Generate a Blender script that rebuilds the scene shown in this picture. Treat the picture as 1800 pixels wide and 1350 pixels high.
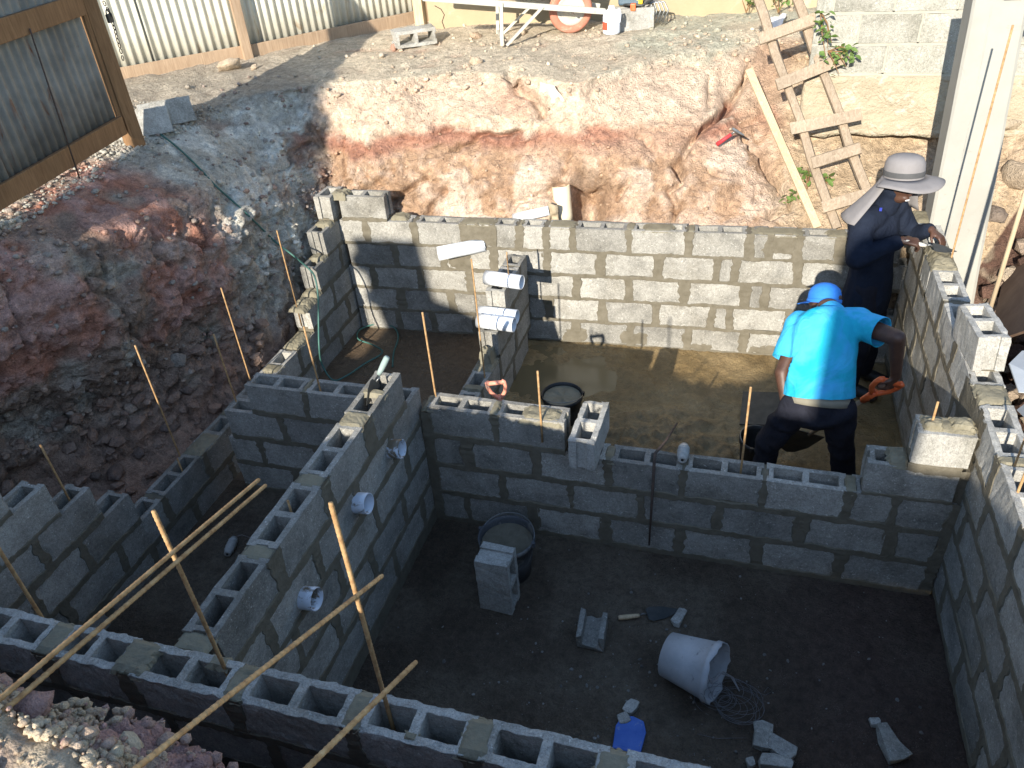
import bpy, bmesh, math, random
import numpy as np
from mathutils import Vector, Matrix, Euler
random.seed(7); np.random.seed(7)
for o in list(bpy.data.objects): bpy.data.objects.remove(o, do_unlink=True)
scene = bpy.context.scene
COL = scene.collection
# ------------------------------------------------------------------ camera
R = np.array([[0.956821, -0.103221, 0.271734], [0.281113, 0.566438, -0.774676], [-0.073958, 0.817614, 0.570997]])
CAM = np.array([0.596218, -3.449229, 3.69892]); FPX = 1404.8
cd = bpy.data.cameras.new('camera'); cam = bpy.data.objects.new('camera', cd); COL.objects.link(cam)
cd.sensor_width = 36.0; cd.lens = FPX / 1800 * 36; cd.clip_start = .05; cd.clip_end = 500
m4 = np.eye(4); m4[:3, :3] = R; m4[:3, 3] = CAM
cam.matrix_world = Matrix(m4.tolist()); scene.camera = cam
# ------------------------------------------------------------------ world, sun, exposure
SUN = np.array([0.1, 1.0, -0.436]); SUN = SUN / np.linalg.norm(SUN)       # direction the light travels
w = bpy.data.worlds.new('World'); scene.world = w; w.use_nodes = True
nt = w.node_tree; nt.nodes.clear()
sky = nt.nodes.new('ShaderNodeTexSky'); sky.sky_type = 'NISHITA'; sky.sun_disc = False
sky.sun_elevation = math.asin(-SUN[2]); sky.sun_rotation = math.atan2(-SUN[0], -SUN[1])
sky.air_density = 1.0; sky.dust_density = 0.2; sky.ozone_density = 1.0
bg = nt.nodes.new('ShaderNodeBackground'); bg.inputs[1].default_value = 0.15
wo = nt.nodes.new('ShaderNodeOutputWorld'); nt.links.new(sky.outputs[0], bg.inputs[0]); nt.links.new(bg.outputs[0], wo.inputs[0])
ld = bpy.data.lights.new('sun', 'SUN'); ld.energy = 4.3; ld.angle = math.radians(0.5); ld.color = (1.0, .93, .82)
lo = bpy.data.objects.new('sun', ld); COL.objects.link(lo)
lo.rotation_euler = Vector(SUN.tolist()).to_track_quat('-Z', 'Y').to_euler(); lo.location = (0, -10, 12)
vs = scene.view_settings
vs.view_transform = 'Standard'; vs.look = 'None'; vs.gamma = 1; vs.exposure = 1.1; vs.use_curve_mapping = False
scene.render.engine = 'CYCLES'
# ------------------------------------------------------------------ pixel helpers (photo is 1800 x 1350)
def ray(u, v): return R @ np.array([(u - 900) / FPX, (675 - v) / FPX, -1.])
def atz(u, v, z): d = ray(u, v); return CAM + d * (z - CAM[2]) / d[2]
def aty(u, v, y): d = ray(u, v); return CAM + d * (y - CAM[1]) / d[1]
def atx(u, v, x): d = ray(u, v); return CAM + d * (x - CAM[0]) / d[0]
def pix(P): d = (np.array(P) - CAM) @ R; return 900 + FPX * d[0] / -d[2], 675 - FPX * d[1] / -d[2]
# ------------------------------------------------------------------ noise
def _h(i, j, k, s=0.):
    v = np.sin(i * 127.1 + j * 311.7 + k * 74.7 + s * 19.19) * 43758.5453
    return v - np.floor(v)
def vnoise(p, seed=0.):
    i = np.floor(p); f = p - i; u = f * f * (3 - 2 * f); r = 0
    for a in (0, 1):
        for b in (0, 1):
            for c in (0, 1):
                wgt = (u[:, 0] if a else 1 - u[:, 0]) * (u[:, 1] if b else 1 - u[:, 1]) * (u[:, 2] if c else 1 - u[:, 2])
                r = r + wgt * _h(i[:, 0] + a, i[:, 1] + b, i[:, 2] + c, seed)
    return r * 2 - 1
def fbm(p, freq=1., octv=4, seed=0., gain=.5):
    r = 0; a = 1; t = 0
    for o in range(octv):
        r = r + a * vnoise(p * freq + o * 17.3, seed + o); t += a; a *= gain; freq *= 2.03
    return r / t
def cells(p, freq, seed=0.):
    q = p * freq; i = np.floor(q); f1 = np.full(len(p), 9.); f2 = np.full(len(p), 9.); cid = np.zeros(len(p))
    for a in (-1, 0, 1):
        for b in (-1, 0, 1):
            for c in (-1, 0, 1):
                x, y, z = i[:, 0] + a, i[:, 1] + b, i[:, 2] + c
                d = (x + _h(x, y, z, seed) - q[:, 0]) ** 2 + (y + _h(x, y, z, seed + 1) - q[:, 1]) ** 2 + (z + _h(x, y, z, seed + 2) - q[:, 2]) ** 2
                n = d < f1; f2 = np.where(n, f1, np.minimum(f2, d)); cid = np.where(n, _h(x, y, z, seed + 3), cid); f1 = np.where(n, d, f1)
    return np.sqrt(f1), np.sqrt(f2), cid
def sstep(a, b, x): t = np.clip((x - a) / (b - a), 0, 1); return t * t * (3 - 2 * t)
# ------------------------------------------------------------------ object helpers
def put(name, mesh, parent=None):
    o = bpy.data.objects.new(name, mesh); COL.objects.link(o)
    if parent: o.parent = parent
    return o
def mesh(name, v, f, mat=None, smooth=False, cols=None):
    me = bpy.data.meshes.new(name); me.from_pydata([tuple(map(float, p)) for p in v], [], f); me.update()
    if mat: me.materials.append(mat)
    if smooth: me.polygons.foreach_set('use_smooth', [True] * len(me.polygons))
    if cols is not None:
        a = me.color_attributes.new('Col', 'FLOAT_COLOR', 'POINT')
        c4 = np.ones((len(v), 4), np.float32); c4[:, :3] = cols; a.data.foreach_set('color', c4.ravel())
    return me
def obj(name, v, f, mat, parent=None, smooth=False, cols=None):
    return put(name, mesh(name, v, f, mat, smooth, cols), parent)
def tag(o, label=None, cat=None, group=None, kind=None):
    if label: o['label'] = label
    if cat: o['category'] = cat
    if group: o['group'] = group
    if kind: o['kind'] = kind
    return o
def thing(name, label, cat, loc=(0, 0, 0), group=None):
    o = bpy.data.objects.new(name, None); COL.objects.link(o); o.location = [float(c) for c in loc]; o.empty_display_size = .1
    tag(o, label, cat, group); return o
class MB:
    """collects shapes into one mesh (world coordinates; origin shifted at build)"""
    def __init__(s): s.v = []; s.f = []
    def add(s, v, f):
        n = len(s.v); s.v += [tuple(map(float, p)) for p in v]; s.f += [tuple(i + n for i in q) for q in f]; return s
    def box(s, c, size, rot=None, jit=0.):
        hx, hy, hz = [a / 2 for a in size]; P = []
        for z in (-hz, hz):
            for x, y in ((-hx, -hy), (hx, -hy), (hx, hy), (-hx, hy)): P.append(Vector((x, y, z)))
        if jit: P = [p + Vector([random.uniform(-jit, jit) for _ in range(3)]) for p in P]
        if rot is not None: P = [rot @ p for p in P]
        c = Vector([float(q) for q in c])
        return s.add([p + c for p in P], [(3, 2, 1, 0), (4, 5, 6, 7), (0, 1, 5, 4), (1, 2, 6, 5), (2, 3, 7, 6), (3, 0, 4, 7)])
    def tube(s, pts, r, n=8, caps=True):
        pts = [Vector([float(q) for q in p]) for p in pts]; rs = r if isinstance(r, (list, tuple)) else [r] * len(pts)
        up = Vector((0, 0, 1)); V = []; F = []; t0 = (pts[1] - pts[0]).normalized()
        a = t0.cross(up if abs(t0.z) < .9 else Vector((1, 0, 0))).normalized()
        for i, p in enumerate(pts):
            t = (pts[min(i + 1, len(pts) - 1)] - pts[max(i - 1, 0)]).normalized()
            a = (a - t * a.dot(t)).normalized(); b = t.cross(a)
            for k in range(n):
                g = 2 * math.pi * k / n; V.append(p + (a * math.cos(g) + b * math.sin(g)) * rs[i])
        for i in range(len(pts) - 1):
            for k in range(n):
                F.append((i * n + k, i * n + (k + 1) % n, (i + 1) * n + (k + 1) % n, (i + 1) * n + k))
        if caps: F.append(tuple(range(n - 1, -1, -1))); F.append(tuple((len(pts) - 1) * n + k for k in range(n)))
        return s.add(V, F)
    def beam(s, p, q, wd, ht, up=(0, 0, 1), jit=0.):
        p = Vector([float(c) for c in p]); q = Vector([float(c) for c in q]); t = (q - p); L = t.length; t.normalize()
        u = Vector(up); x = t.cross(u).normalized(); z = x.cross(t)
        rot = Matrix((x, t, z)).transposed()
        return s.box((p + q) / 2, (wd, L, ht), rot, jit)
    def lathe(s, prof, n=20, M=None, jit=0.):
        V = []; F = []
        for r, z in prof:
            for k in range(n):
                g = 2 * math.pi * k / n; V.append(Vector((r * math.cos(g), r * math.sin(g), z)))
        for i in range(len(prof) - 1):
            for k in range(n): F.append((i * n + k, i * n + (k + 1) % n, (i + 1) * n + (k + 1) % n, (i + 1) * n + k))
        if M is not None: V = [M @ p for p in V]
        if jit: V = [p + Vector([random.uniform(-jit, jit) for _ in range(3)]) for p in V]
        return s.add(V, F)
    def build(s, name, mat, parent=None, smooth=False, bevel=0., seg=2):
        o = obj(name, s.v, s.f, mat, None, smooth)
        if bevel:
            b = o.modifiers.new('bevel', 'BEVEL'); b.width = bevel; b.segments = seg; b.limit_method = 'ANGLE'; b.angle_limit = .6
        if parent:
            o.parent = parent; o.matrix_parent_inverse = Matrix.Translation(parent.location).inverted() if parent.type == 'EMPTY' and parent.parent is None else Matrix()
        return o
def subpart(child, part):
    child.parent = part; child.matrix_parent_inverse = Matrix(); return child
def own(o):
    """move a top-level mesh's origin to the centre of its base"""
    me = o.data; n = len(me.vertices); co = np.empty(n * 3); me.vertices.foreach_get('co', co); co = co.reshape(-1, 3)
    c = (co.min(0) + co.max(0)) / 2; c[2] = co[:, 2].min(); co -= c; me.vertices.foreach_set('co', co.ravel()); me.update(); o.location = c.tolist(); return o
# ------------------------------------------------------------------ materials
class NT:
    def __init__(s, name):
        s.m = bpy.data.materials.new(name); s.m.use_nodes = True; s.t = s.m.node_tree; s.t.nodes.clear()
        s.out = s.n('ShaderNodeOutputMaterial'); s.b = s.n('ShaderNodeBsdfPrincipled'); s.l(s.b.outputs[0], s.out.inputs[0])
        s.co = s.n('ShaderNodeTexCoord').outputs['Object']
    def n(s, t, **k):
        q = s.t.nodes.new(t)
        for a, b in k.items(): setattr(q, a, b)
        return q
    def l(s, a, b): s.t.links.new(a, b)
    def noise(s, sc, det=4, rough=.6, dist=0., co=None):
        q = s.n('ShaderNodeTexNoise'); q.inputs['Scale'].default_value = sc; q.inputs['Detail'].default_value = det
        q.inputs['Roughness'].default_value = rough; q.inputs['Distortion'].default_value = dist; s.l(co or s.co, q.inputs['Vector']); return q.outputs[0]
    def vor(s, sc, feat='F1', co=None):
        q = s.n('ShaderNodeTexVoronoi', feature=feat); q.inputs['Scale'].default_value = sc; s.l(co or s.co, q.inputs['Vector']); return q.outputs['Distance']
    def ramp(s, fac, pts):
        q = s.n('ShaderNodeValToRGB'); e = q.color_ramp.elements
        while len(e) < len(pts): e.new(.5)
        for i, (p, c) in enumerate(pts): e[i].position = p; e[i].color = (*c, 1) if len(c) == 3 else c
        s.l(fac, q.inputs[0]); return q.outputs[0]
    def mix(s, f, a, b, mode='MIX'):
        q = s.n('ShaderNodeMix', data_type='RGBA', blend_type=mode)
        for v, k in ((f, 0), (a, 6), (b, 7)):
            if isinstance(v, (int, float)): q.inputs[k].default_value = v if k == 0 else (v, v, v, 1)
            elif isinstance(v, tuple): q.inputs[k].default_value = (*v, 1)
            else: s.l(v, q.inputs[k])
        return q.outputs[2]
    def math(s, op, a, b=0.):
        q = s.n('ShaderNodeMath', operation=op)
        for v, k in ((a, 0), (b, 1)):
            if isinstance(v, (int, float)): q.inputs[k].default_value = v
            else: s.l(v, q.inputs[k])
        return q.outputs[0]
    def bump(s, h, st=.4, d=.01, nrm=None):
        q = s.n('ShaderNodeBump'); q.inputs['Strength'].default_value = st; q.inputs['Distance'].default_value = d; s.l(h, q.inputs['Height'])
        if nrm is not None: s.l(nrm, q.inputs['Normal'])
        return q.outputs[0]
    def fin(s, col, rough=.9, nrm=None, spec=.3, metal=0.):
        if isinstance(col, tuple): s.b.inputs['Base Color'].default_value = (*col, 1)
        else: s.l(col, s.b.inputs['Base Color'])
        if isinstance(rough, (int, float)): s.b.inputs['Roughness'].default_value = rough
        else: s.l(rough, s.b.inputs['Roughness'])
        if nrm is not None: s.l(nrm, s.b.inputs['Normal'])
        s.b.inputs['Specular IOR Level'].default_value = spec; s.b.inputs['Metallic'].default_value = metal
        return s.m
def G(r, g=None, b=None): return (r, r, r) if g is None else (r, g, b)
def rnd(t): return t.n('ShaderNodeObjectInfo').outputs['Random']
def mat_block(name, base, dark, lite, rndamt=.25):
    t = NT(name)
    oi = t.n('ShaderNodeObjectInfo'); ad = t.n('ShaderNodeVectorMath', operation='ADD'); t.l(t.co, ad.inputs[0])
    mu = t.n('ShaderNodeVectorMath', operation='SCALE'); t.l(oi.outputs['Location'], mu.inputs[0]); mu.inputs['Scale'].default_value = 3.7; t.l(mu.outputs[0], ad.inputs[1]); co = ad.outputs[0]
    big = t.noise(7, 4, .6, co=co); fine = t.noise(140, 3, .7, co=co); grit = t.vor(170, co=co); scr = t.noise(18, 5, .75, 1.5, co=co)
    c = t.ramp(big, [(.3, dark), (.5, base), (.72, lite)])
    c = t.mix(.55, c, t.ramp(fine, [(.3, G(.35)), (.55, G(.85)), (.75, G(1.05))]), 'MULTIPLY')
    mid = t.noise(48, 5, .8, .3, co=co); c = t.mix(.75, c, t.ramp(mid, [(.32, G(.52)), (.48, G(.92)), (.62, G(1.12)), (.72, G(1.5))]), 'MULTIPLY')
    st = t.noise(2.6, 4, .6, .8, co=co); c = t.mix(.6, c, t.ramp(st, [(.35, (.68, .66, .62)), (.5, (1., 1., 1.)), (.65, (1.1, 1.1, 1.1))]), 'MULTIPLY')
    pit = t.ramp(grit, [(.0, G(.25)), (.22, G(1.0))]); c = t.mix(.35, c, pit, 'MULTIPLY')
    fl = t.ramp(scr, [(.50, G(.12)), (.62, G(1.))]); spk = t.ramp(t.noise(95, 2, .6, co=co), [(.60, G(0.)), (.66, G(1.))])
    c = t.mix(t.math('MULTIPLY', fl, spk), c, G(.62, .6, .54))
    v = t.math('ADD', t.math('MULTIPLY', rnd(t), rndamt * 2), 1 - rndamt); hs = t.n('ShaderNodeHueSaturation'); t.l(v, hs.inputs['Value']); t.l(c, hs.inputs['Color']); c = hs.outputs[0]
    h = t.math('ADD', t.math('MULTIPLY', fine, .5), t.math('ADD', t.math('MULTIPLY', t.ramp(grit, [(0., G(0.)), (.3, G(1.))]), .6), t.math('MULTIPLY', big, .5)))
    bv = t.n('ShaderNodeBevel', samples=3); bv.inputs['Radius'].default_value = .005
    return t.fin(c, .95, t.bump(h, .8, .009, bv.outputs[0]), .2)
def mat_noise(name, a, b, sc=8., rough=.8, bumps=(40., .3, .004), spec=.3, metal=0., extra=None, rndamt=0.):
    t = NT(name); n1 = t.noise(sc, 5, .65); c = t.ramp(n1, [(.3, a), (.7, b)])
    if extra: c = t.mix(t.ramp(t.noise(extra[1], 4, .7, .6), [(extra[2], G(0.)), (extra[2] + .1, G(1.))]), c, extra[0])
    if rndamt:
        v = t.math('ADD', t.math('MULTIPLY', rnd(t), rndamt * 2), 1 - rndamt); hs = t.n('ShaderNodeHueSaturation'); t.l(v, hs.inputs['Value']); t.l(c, hs.inputs['Color']); c = hs.outputs[0]
    return t.fin(c, rough, t.bump(t.noise(bumps[0], 4, .65), bumps[1], bumps[2]) if bumps else None, spec, metal)
def mat_ground(name, fine=1., wet=0., bump=1.):
    t = NT(name); at = t.n('ShaderNodeAttribute', attribute_name='Col').outputs['Color']
    n1 = t.noise(22, 6, .72, .4); n2 = t.noise(130, 4, .7); v1 = t.vor(55); v2 = t.vor(150); n3 = t.noise(4.5, 5, .65, .5)
    c = t.mix(.75 * fine, at, t.ramp(n1, [(.3, G(.4)), (.5, G(.92)), (.7, G(1.45))]), 'MULTIPLY')
    c = t.mix(.6 * fine, c, t.ramp(n2, [(.32, G(.45)), (.5, G(.95)), (.7, G(1.4))]), 'MULTIPLY')
    c = t.mix(.5 * fine, c, t.ramp(n3, [(.32, (.6, .55, .52)), (.5, (1., .98, .96)), (.68, (1.25, 1.25, 1.22))]), 'MULTIPLY')
    pb = t.ramp(v2, [(.13, G(1.)), (.2, G(0.))]); sp = t.ramp(t.noise(9, 3, .6), [(.5, G(0.)), (.62, G(1.))])
    c = t.mix(t.math('MULTIPLY', t.math('MULTIPLY', pb, sp), .55 * fine), c, G(.6, .53, .44))
    h = t.math('ADD', t.math('MULTIPLY', n1, 1.3), t.math('ADD', t.math('MULTIPLY', n2, .5), t.math('MULTIPLY', t.ramp(v1, [(0., G(0.)), (.5, G(1.))]), -.35)))
    r = .95
    if wet: r = t.ramp(t.noise(3.2, 4, .6), [(.38, G(.16)), (.64, G(.6))])
    return t.fin(c, r, t.bump(h, .9 * bump, .024), .35 if wet else .2)
M = {}
M['block'] = mat_block('concrete block', G(.36, .345, .305), G(.26, .25, .22), G(.42, .405, .36), .2)
M['blocknew'] = mat_block('fresh block', G(.48, .465, .42), G(.38, .37, .33), G(.54, .525, .48), .1)
M['mortar'] = mat_noise('damp mortar', G(.12, .105, .075), G(.18, .16, .12), 14, .92, (70., .7, .008), .2)
M['mortarwet'] = mat_noise('fresh mortar', G(.17, .15, .1), G(.24, .215, .15), 12, .7, (45., .5, .01), .35)
M['soil'] = mat_ground('excavated soil'); M['floor'] = mat_ground('pit earth', .8); M['mud'] = mat_ground('wet mud', .75, wet=1., bump=.6)
M['gravel'] = mat_ground('loose stones', .5)
def mat_rebar():
    t = NT('rusty rebar'); c = t.ramp(t.noise(30, 4, .7), [(.3, (.26, .14, .06)), (.55, (.42, .26, .12)), (.75, (.52, .36, .19))])
    return t.fin(c, .85, t.bump(t.noise(200, 2, .6), .3, .002), .3)
M['rebar'] = mat_rebar()
M['iron'] = mat_noise('dark rusty iron', G(.05, .038, .03), G(.12, .08, .06), 30, .8, (120., .3, .002), .3)
def mat_wood(name, a, b, sc=(60, 60, 4), rough=.8):
    t = NT(name); mp = t.n('ShaderNodeMapping'); mp.inputs['Scale'].default_value = sc; t.l(t.co, mp.inputs[0])
    n1 = t.noise(1., 5, .65, 1.2, co=mp.outputs[0]); n2 = t.noise(3., 4, .6); c = t.ramp(n1, [(.28, a), (.6, b), (.8, tuple(min(1, x * 1.25) for x in b))])
    c = t.mix(.5, c, t.ramp(n2, [(.3, G(.65)), (.7, G(1.15))]), 'MULTIPLY')
    return t.fin(c, rough, t.bump(n1, .4, .004), .25)
M['wood'] = mat_wood('weathered wood', (.23, .17, .115), (.37, .295, .215)); M['wooddark'] = mat_wood('brown timber', (.16, .085, .04), (.27, .155, .075))
M['woodpale'] = mat_wood('pale timber', (.42, .31, .19), (.58, .45, .29))
def mat_pvc(name, a, dirt, amt=.62):
    t = NT(name); n = t.noise(9, 5, .7, .8); c = t.mix(t.ramp(n, [(amt, G(0.)), (amt + .07, G(1.))]), a, dirt); return t.fin(c, .38, t.bump(t.noise(60, 3), .06, .003), .5)
M['pvc'] = mat_pvc('white pvc', (.74, .77, .8), (.35, .3, .24), .64); M['pvcdirty'] = mat_pvc('mortar smeared pvc', (.6, .66, .74), (.16, .13, .09), .5); M['pvcream'] = mat_pvc('cream pvc', (.7, .62, .44), (.45, .35, .24), .6)
M['plasma'] = mat_noise('pipe mark', G(.2, .24, .3), G(.25, .28, .34), 20, .6, None)
M['skin'] = mat_noise('dark skin', (.06, .028, .018), (.1, .05, .032), 20, .5, (150., .12, .002), .45)
M['black'] = mat_noise('black plastic', G(.014), G(.03), 12, .5, (60., .15, .002), .4, extra=((.12, .1, .075), 10, .62))
M['greyblack'] = mat_noise('scuffed grey-black plastic', G(.05, .053, .06), G(.1, .104, .11), 10, .6, (60., .15, .002), .4, extra=((.2, .19, .17), 9, .56))
M['blackrubber'] = mat_noise('black rubber', G(.012), G(.024), 12, .55, (60., .15, .002), .4)
M['dark'] = mat_noise('dark steel', G(.05, .055, .055), G(.1, .1, .095), 14, .5, (90., .2, .002), .5, .6)
M['steel'] = mat_noise('worn steel', G(.16, .17, .17), G(.3, .3, .29), 14, .42, (90., .2, .002), .5, .8)
M['orange'] = mat_noise('orange plastic', (.62, .10, .025), (.78, .17, .05), 14, .42, (80., .1, .002), .5)
M['salmon'] = mat_noise('faded orange plastic', (.62, .22, .14), (.74, .32, .22), 14, .5, (80., .1, .002), .45, extra=((.5, .42, .34), 12, .6))
M['water'] = (lambda t: t.fin((.16, .125, .065), .16, t.bump(t.noise(9, 2, .5), .05, .01), .5))(NT('muddy water'))
# ================================================================== ground with the excavation
def bank():
    std = [(2.0, 2.05), (4.5, 2.06)]
    K = []   # x, y, outward angle, [inner, foot, 2, 3, 4, lip, crest], spacing
    def k(x, y, a, p, sp=.018): K.append((x, y, a, p + std, sp))
    k(-3.78, -2.4, 180, [(-.85, -.02), (0, .2), (.02, .8), (.0, 1.3), (.06, 1.7), (.2, 1.9), (.5, 2.0)])
    k(-3.72, -1.3, 180, [(-.8, -.02), (0, .25), (.06, .8), (.0, 1.25), (.0, 1.65), (.1, 1.88), (.4, 2.0)])
    k(-3.58, -.6, 180, [(-.62, .02), (0, .28), (.16, .7), (.04, 1.02), (-.04, 1.45), (.06, 1.8), (.3, 1.93)])
    k(-3.3, .2, 180, [(-.36, .08), (0, .32), (.14, .68), (.0, 1.0), (-.05, 1.42), (.08, 1.74), (.5, 1.92)])
    k(-3.1, .9, 180, [(-.14, .12), (0, .4), (.08, .75), (.02, 1.05), (.06, 1.42), (.22, 1.72), (.78, 1.92)])
    k(-3.02, 1.6, 180, [(-.06, .15), (0, .5), (.03, .85), (.06, 1.12), (.14, 1.42), (.36, 1.7), (.92, 1.93)])
    k(-3.0, 2.15, 180, [(-.04, .3), (0, .7), (.03, .95), (.08, 1.18), (.2, 1.44), (.42, 1.7), (.9, 1.98)])
    k(-2.93, 2.42, 135, [(-.05, .5), (0, .85), (.03, 1.05), (.08, 1.25), (.16, 1.5), (.28, 1.75), (.5, 2.0)])
    k(-2.6, 2.40, 90, [(-.1, .5), (0, .95), (.04, 1.08), (.1, 1.28), (.2, 1.5), (.34, 1.74), (.62, 2.0)])
    k(-2.0, 2.44, 90, [(-.1, .5), (0, .95), (.07, 1.08), (.17, 1.3), (.34, 1.5), (.46, 1.7), (.85, 2.0)])
    k(-1.3, 2.46, 90, [(-.1, .5), (0, .95), (.07, 1.08), (.18, 1.3), (.36, 1.52), (.45, 1.74), (.66, 2.0)])
    k(-.9, 2.47, 90, [(-.1, .5), (0, .95), (.08, 1.08), (.18, 1.3), (.36, 1.52), (.45, 1.72), (.6, 1.96)])
    k(-.4, 2.49, 90, [(-.1, .5), (0, .95), (.1, 1.08), (.22, 1.3), (.42, 1.52), (.6, 1.72), (1.15, 2.0)])
    k(.1, 2.5, 90, [(-.1, .5), (0, .95), (.12, 1.08), (.26, 1.28), (.5, 1.5), (.75, 1.7), (1.5, 2.0)])
    k(.55, 2.52, 90, [(-.1, .5), (0, .95), (.16, 1.04), (.36, 1.16), (.7, 1.36), (1.05, 1.6), (1.75, 2.0)])
    k(.95, 2.54, 90, [(-.1, .5), (0, .93), (.14, 1.04), (.32, 1.14), (.55, 1.28), (.8, 1.42), (1.3, 1.9)])
    k(1.75, 2.56, 90, [(-.1, .4), (0, .85), (.14, .98), (.32, 1.1), (.55, 1.26), (.8, 1.4), (1.3, 1.9)])
    k(2.18, 2.5, 45, [(-.2, .15), (0, .4), (.1, .7), (.3, .95), (.5, 1.2), (.75, 1.5), (1.2, 1.95)], .03)
    k(2.25, 1.9, 0, [(-.38, .12), (0, .4), (.12, .55), (.3, .8), (.5, 1.05), (.75, 1.4), (1.2, 1.95)], .03)
    k(2.2, .4, 0, [(-.34, .12), (0, .35), (.1, .55), (.25, .85), (.45, 1.15), (.7, 1.5), (1.1, 1.97)], .04)
    k(2.1, -2.2, 0, [(-.3, .0), (0, .2), (.05, .6), (.1, 1.1), (.2, 1.5), (.35, 1.8), (.7, 2.0)], .06)
    k(2.0, -2.42, -45, [(-.2, .0), (0, .15), (.03, .6), (.05, 1.1), (.08, 1.5), (.15, 1.8), (.4, 2.0)], .06)
    k(1.6, -2.44, -90, [(-.2, .0), (0, .15), (.02, .6), (.03, 1.1), (.05, 1.55), (.1, 1.85), (.35, 2.02)], .03)
    k(-.2, -2.50, -90, [(-.22, .0), (0, .15), (.04, .6), (.08, 1.1), (.12, 1.5), (.2, 1.84), (.4, 2.06)], .014)
    k(-1.0, -2.45, -90, [(-.2, .0), (0, .15), (.03, .6), (.06, 1.1), (.1, 1.55), (.16, 1.9), (.32, 2.13)], .014)
    k(-1.9, -2.45, -90, [(-.2, .0), (0, .15), (.03, .6), (.06, 1.1), (.09, 1.5), (.14, 1.9), (.32, 2.11)], .025)
    k(-3.5, -2.5, -90, [(-.2, .0), (0, .15), (.02, .6), (.03, 1.1), (.05, 1.5), (.15, 1.8), (.45, 2.0)], .05)
    k(-3.78, -2.4, -180, [(-.85, -.02), (0, .2), (.02, .8), (.0, 1.3), (.06, 1.7), (.2, 1.9), (.5, 2.0)])
    segs = [8, 18, 24, 28, 28, 28, 30, 34, 16]
    far = [(6, 2.05), (9, 2.02), (14, 2.0), (25, 2.0), (45, 2.0), (90, 2.0), (200, 2.0)]
    cols = []
    for i in range(len(K) - 1):
        a, b = K[i], K[i + 1]
        pa = np.array([a[0] + .55 * math.cos(math.radians(a[2])), a[1] + .55 * math.sin(math.radians(a[2]))])
        pb = np.array([b[0] + .55 * math.cos(math.radians(b[2])), b[1] + .55 * math.sin(math.radians(b[2]))])
        L = max(np.linalg.norm(pb - pa), np.hypot(b[0] - a[0], b[1] - a[1])); n = max(2, int(L / min(a[4], b[4])))
        for j in range(n):
            t = j / n; ts = t
            cols.append(((1 - t) * a[0] + t * b[0], (1 - t) * a[1] + t * b[1], math.radians((1 - t) * a[2] + t * b[2]), (1 - ts) * np.array(a[3]) + ts * np.array(b[3])))
    rows = []
    for s_i, n in enumerate(segs):
        pass
    P = []
    nrow = None
    for x, y, a, p in cols:
        # interior control points smoothed with a Catmull-Rom spline
        dz = []
        for s_i, n in enumerate(segs):
            if s_i >= len(p) - 1: break
            p0, p1, p2, p3 = p[max(s_i - 1, 0)], p[s_i], p[s_i + 1], p[min(s_i + 2, len(p) - 1)]
            for j in range(n):
                t = j / n
                if s_i >= 6: q = p1 + (p2 - p1) * t
                else:
                    m1 = (p2 - p0) * .35; m2 = (p3 - p1) * .35
                    if s_i == 5: m2 = (p2 - p1) * .6
                    q = (2 * t ** 3 - 3 * t * t + 1) * p1 + (t ** 3 - 2 * t * t + t) * m1 + (-2 * t ** 3 + 3 * t * t) * p2 + (t ** 3 - t * t) * m2
                dz.append(q)
        dz.append(p[-1]); dz += [np.array(q) for q in far]; dz = np.array(dz); nrow = len(dz)
        P.append(np.stack([x + dz[:, 0] * math.cos(a), y + dz[:, 0] * math.sin(a), dz[:, 1]], 1))
    P = np.array(P); nc = len(P)
    def normals(P):
        du = np.roll(P, -1, 0) - np.roll(P, 1, 0); dv = np.empty_like(P); dv[:, 1:-1] = P[:, 2:] - P[:, :-2]; dv[:, 0] = P[:, 1] - P[:, 0]; dv[:, -1] = P[:, -1] - P[:, -2]
        n = np.cross(dv, du); return n / (np.linalg.norm(n, axis=2, keepdims=True) + 1e-9)
    N = normals(P)
    if N[nc // 2, nrow // 2 + 20, 2] < 0: N = -N
    Q = P.reshape(-1, 3); Nn = N.reshape(-1, 3)
    steep = 1 - np.clip(Nn[:, 2], 0, 1); steep = np.clip(steep * 1.6, 0, 1)
    rowid = np.tile(np.arange(nrow), nc); near = (rowid < nrow - 8).astype(float); colx = np.repeat(np.array([c[0] for c in cols]), nrow); coly = np.repeat(np.array([c[1] for c in cols]), nrow); ang = np.repeat(np.degrees(np.array([c[2] for c in cols])), nrow)
    left = sstep(120, 150, ang); back = sstep(50, 80, ang) * sstep(140, 110, ang); right = sstep(50, 20, ang) * sstep(-40, -20, ang); front = sstep(-40, -70, ang)
    wob = Q + .12 * np.stack([fbm(Q, 2.3, 3, 5), fbm(Q, 2.3, 3, 6), fbm(Q, 2.3, 3, 7)], 1)
    d1 = fbm(Q, 1.5, 4, 1); d2 = fbm(Q, 5.5, 5, 2, .6); d3 = fbm(Q, 24., 4, 3, .6)
    F1, F2, cid = cells(wob, 5.5, 2.); G1, G2, gid = cells(wob, 15., 9.)
    chunk = (cid - .5) * sstep(.0, .25, F2 - F1); gch = (gid - .5) * sstep(0, .25, G2 - G1)
    amp = .25 + .75 * steep
    rubble = left * sstep(.95, .55, Q[:, 2]); soft = back * sstep(1.62, 1.7, Q[:, 2])
    disp = near * (amp * (.12 * d1 + .06 * d2 * (1 + .5 * left) + .018 * d3) + steep * (.05 * chunk + .024 * gch) * (1 + .9 * rubble) * (1 - .55 * soft) + (1 - steep) * (.018 * d2 + .008 * d3))
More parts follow.
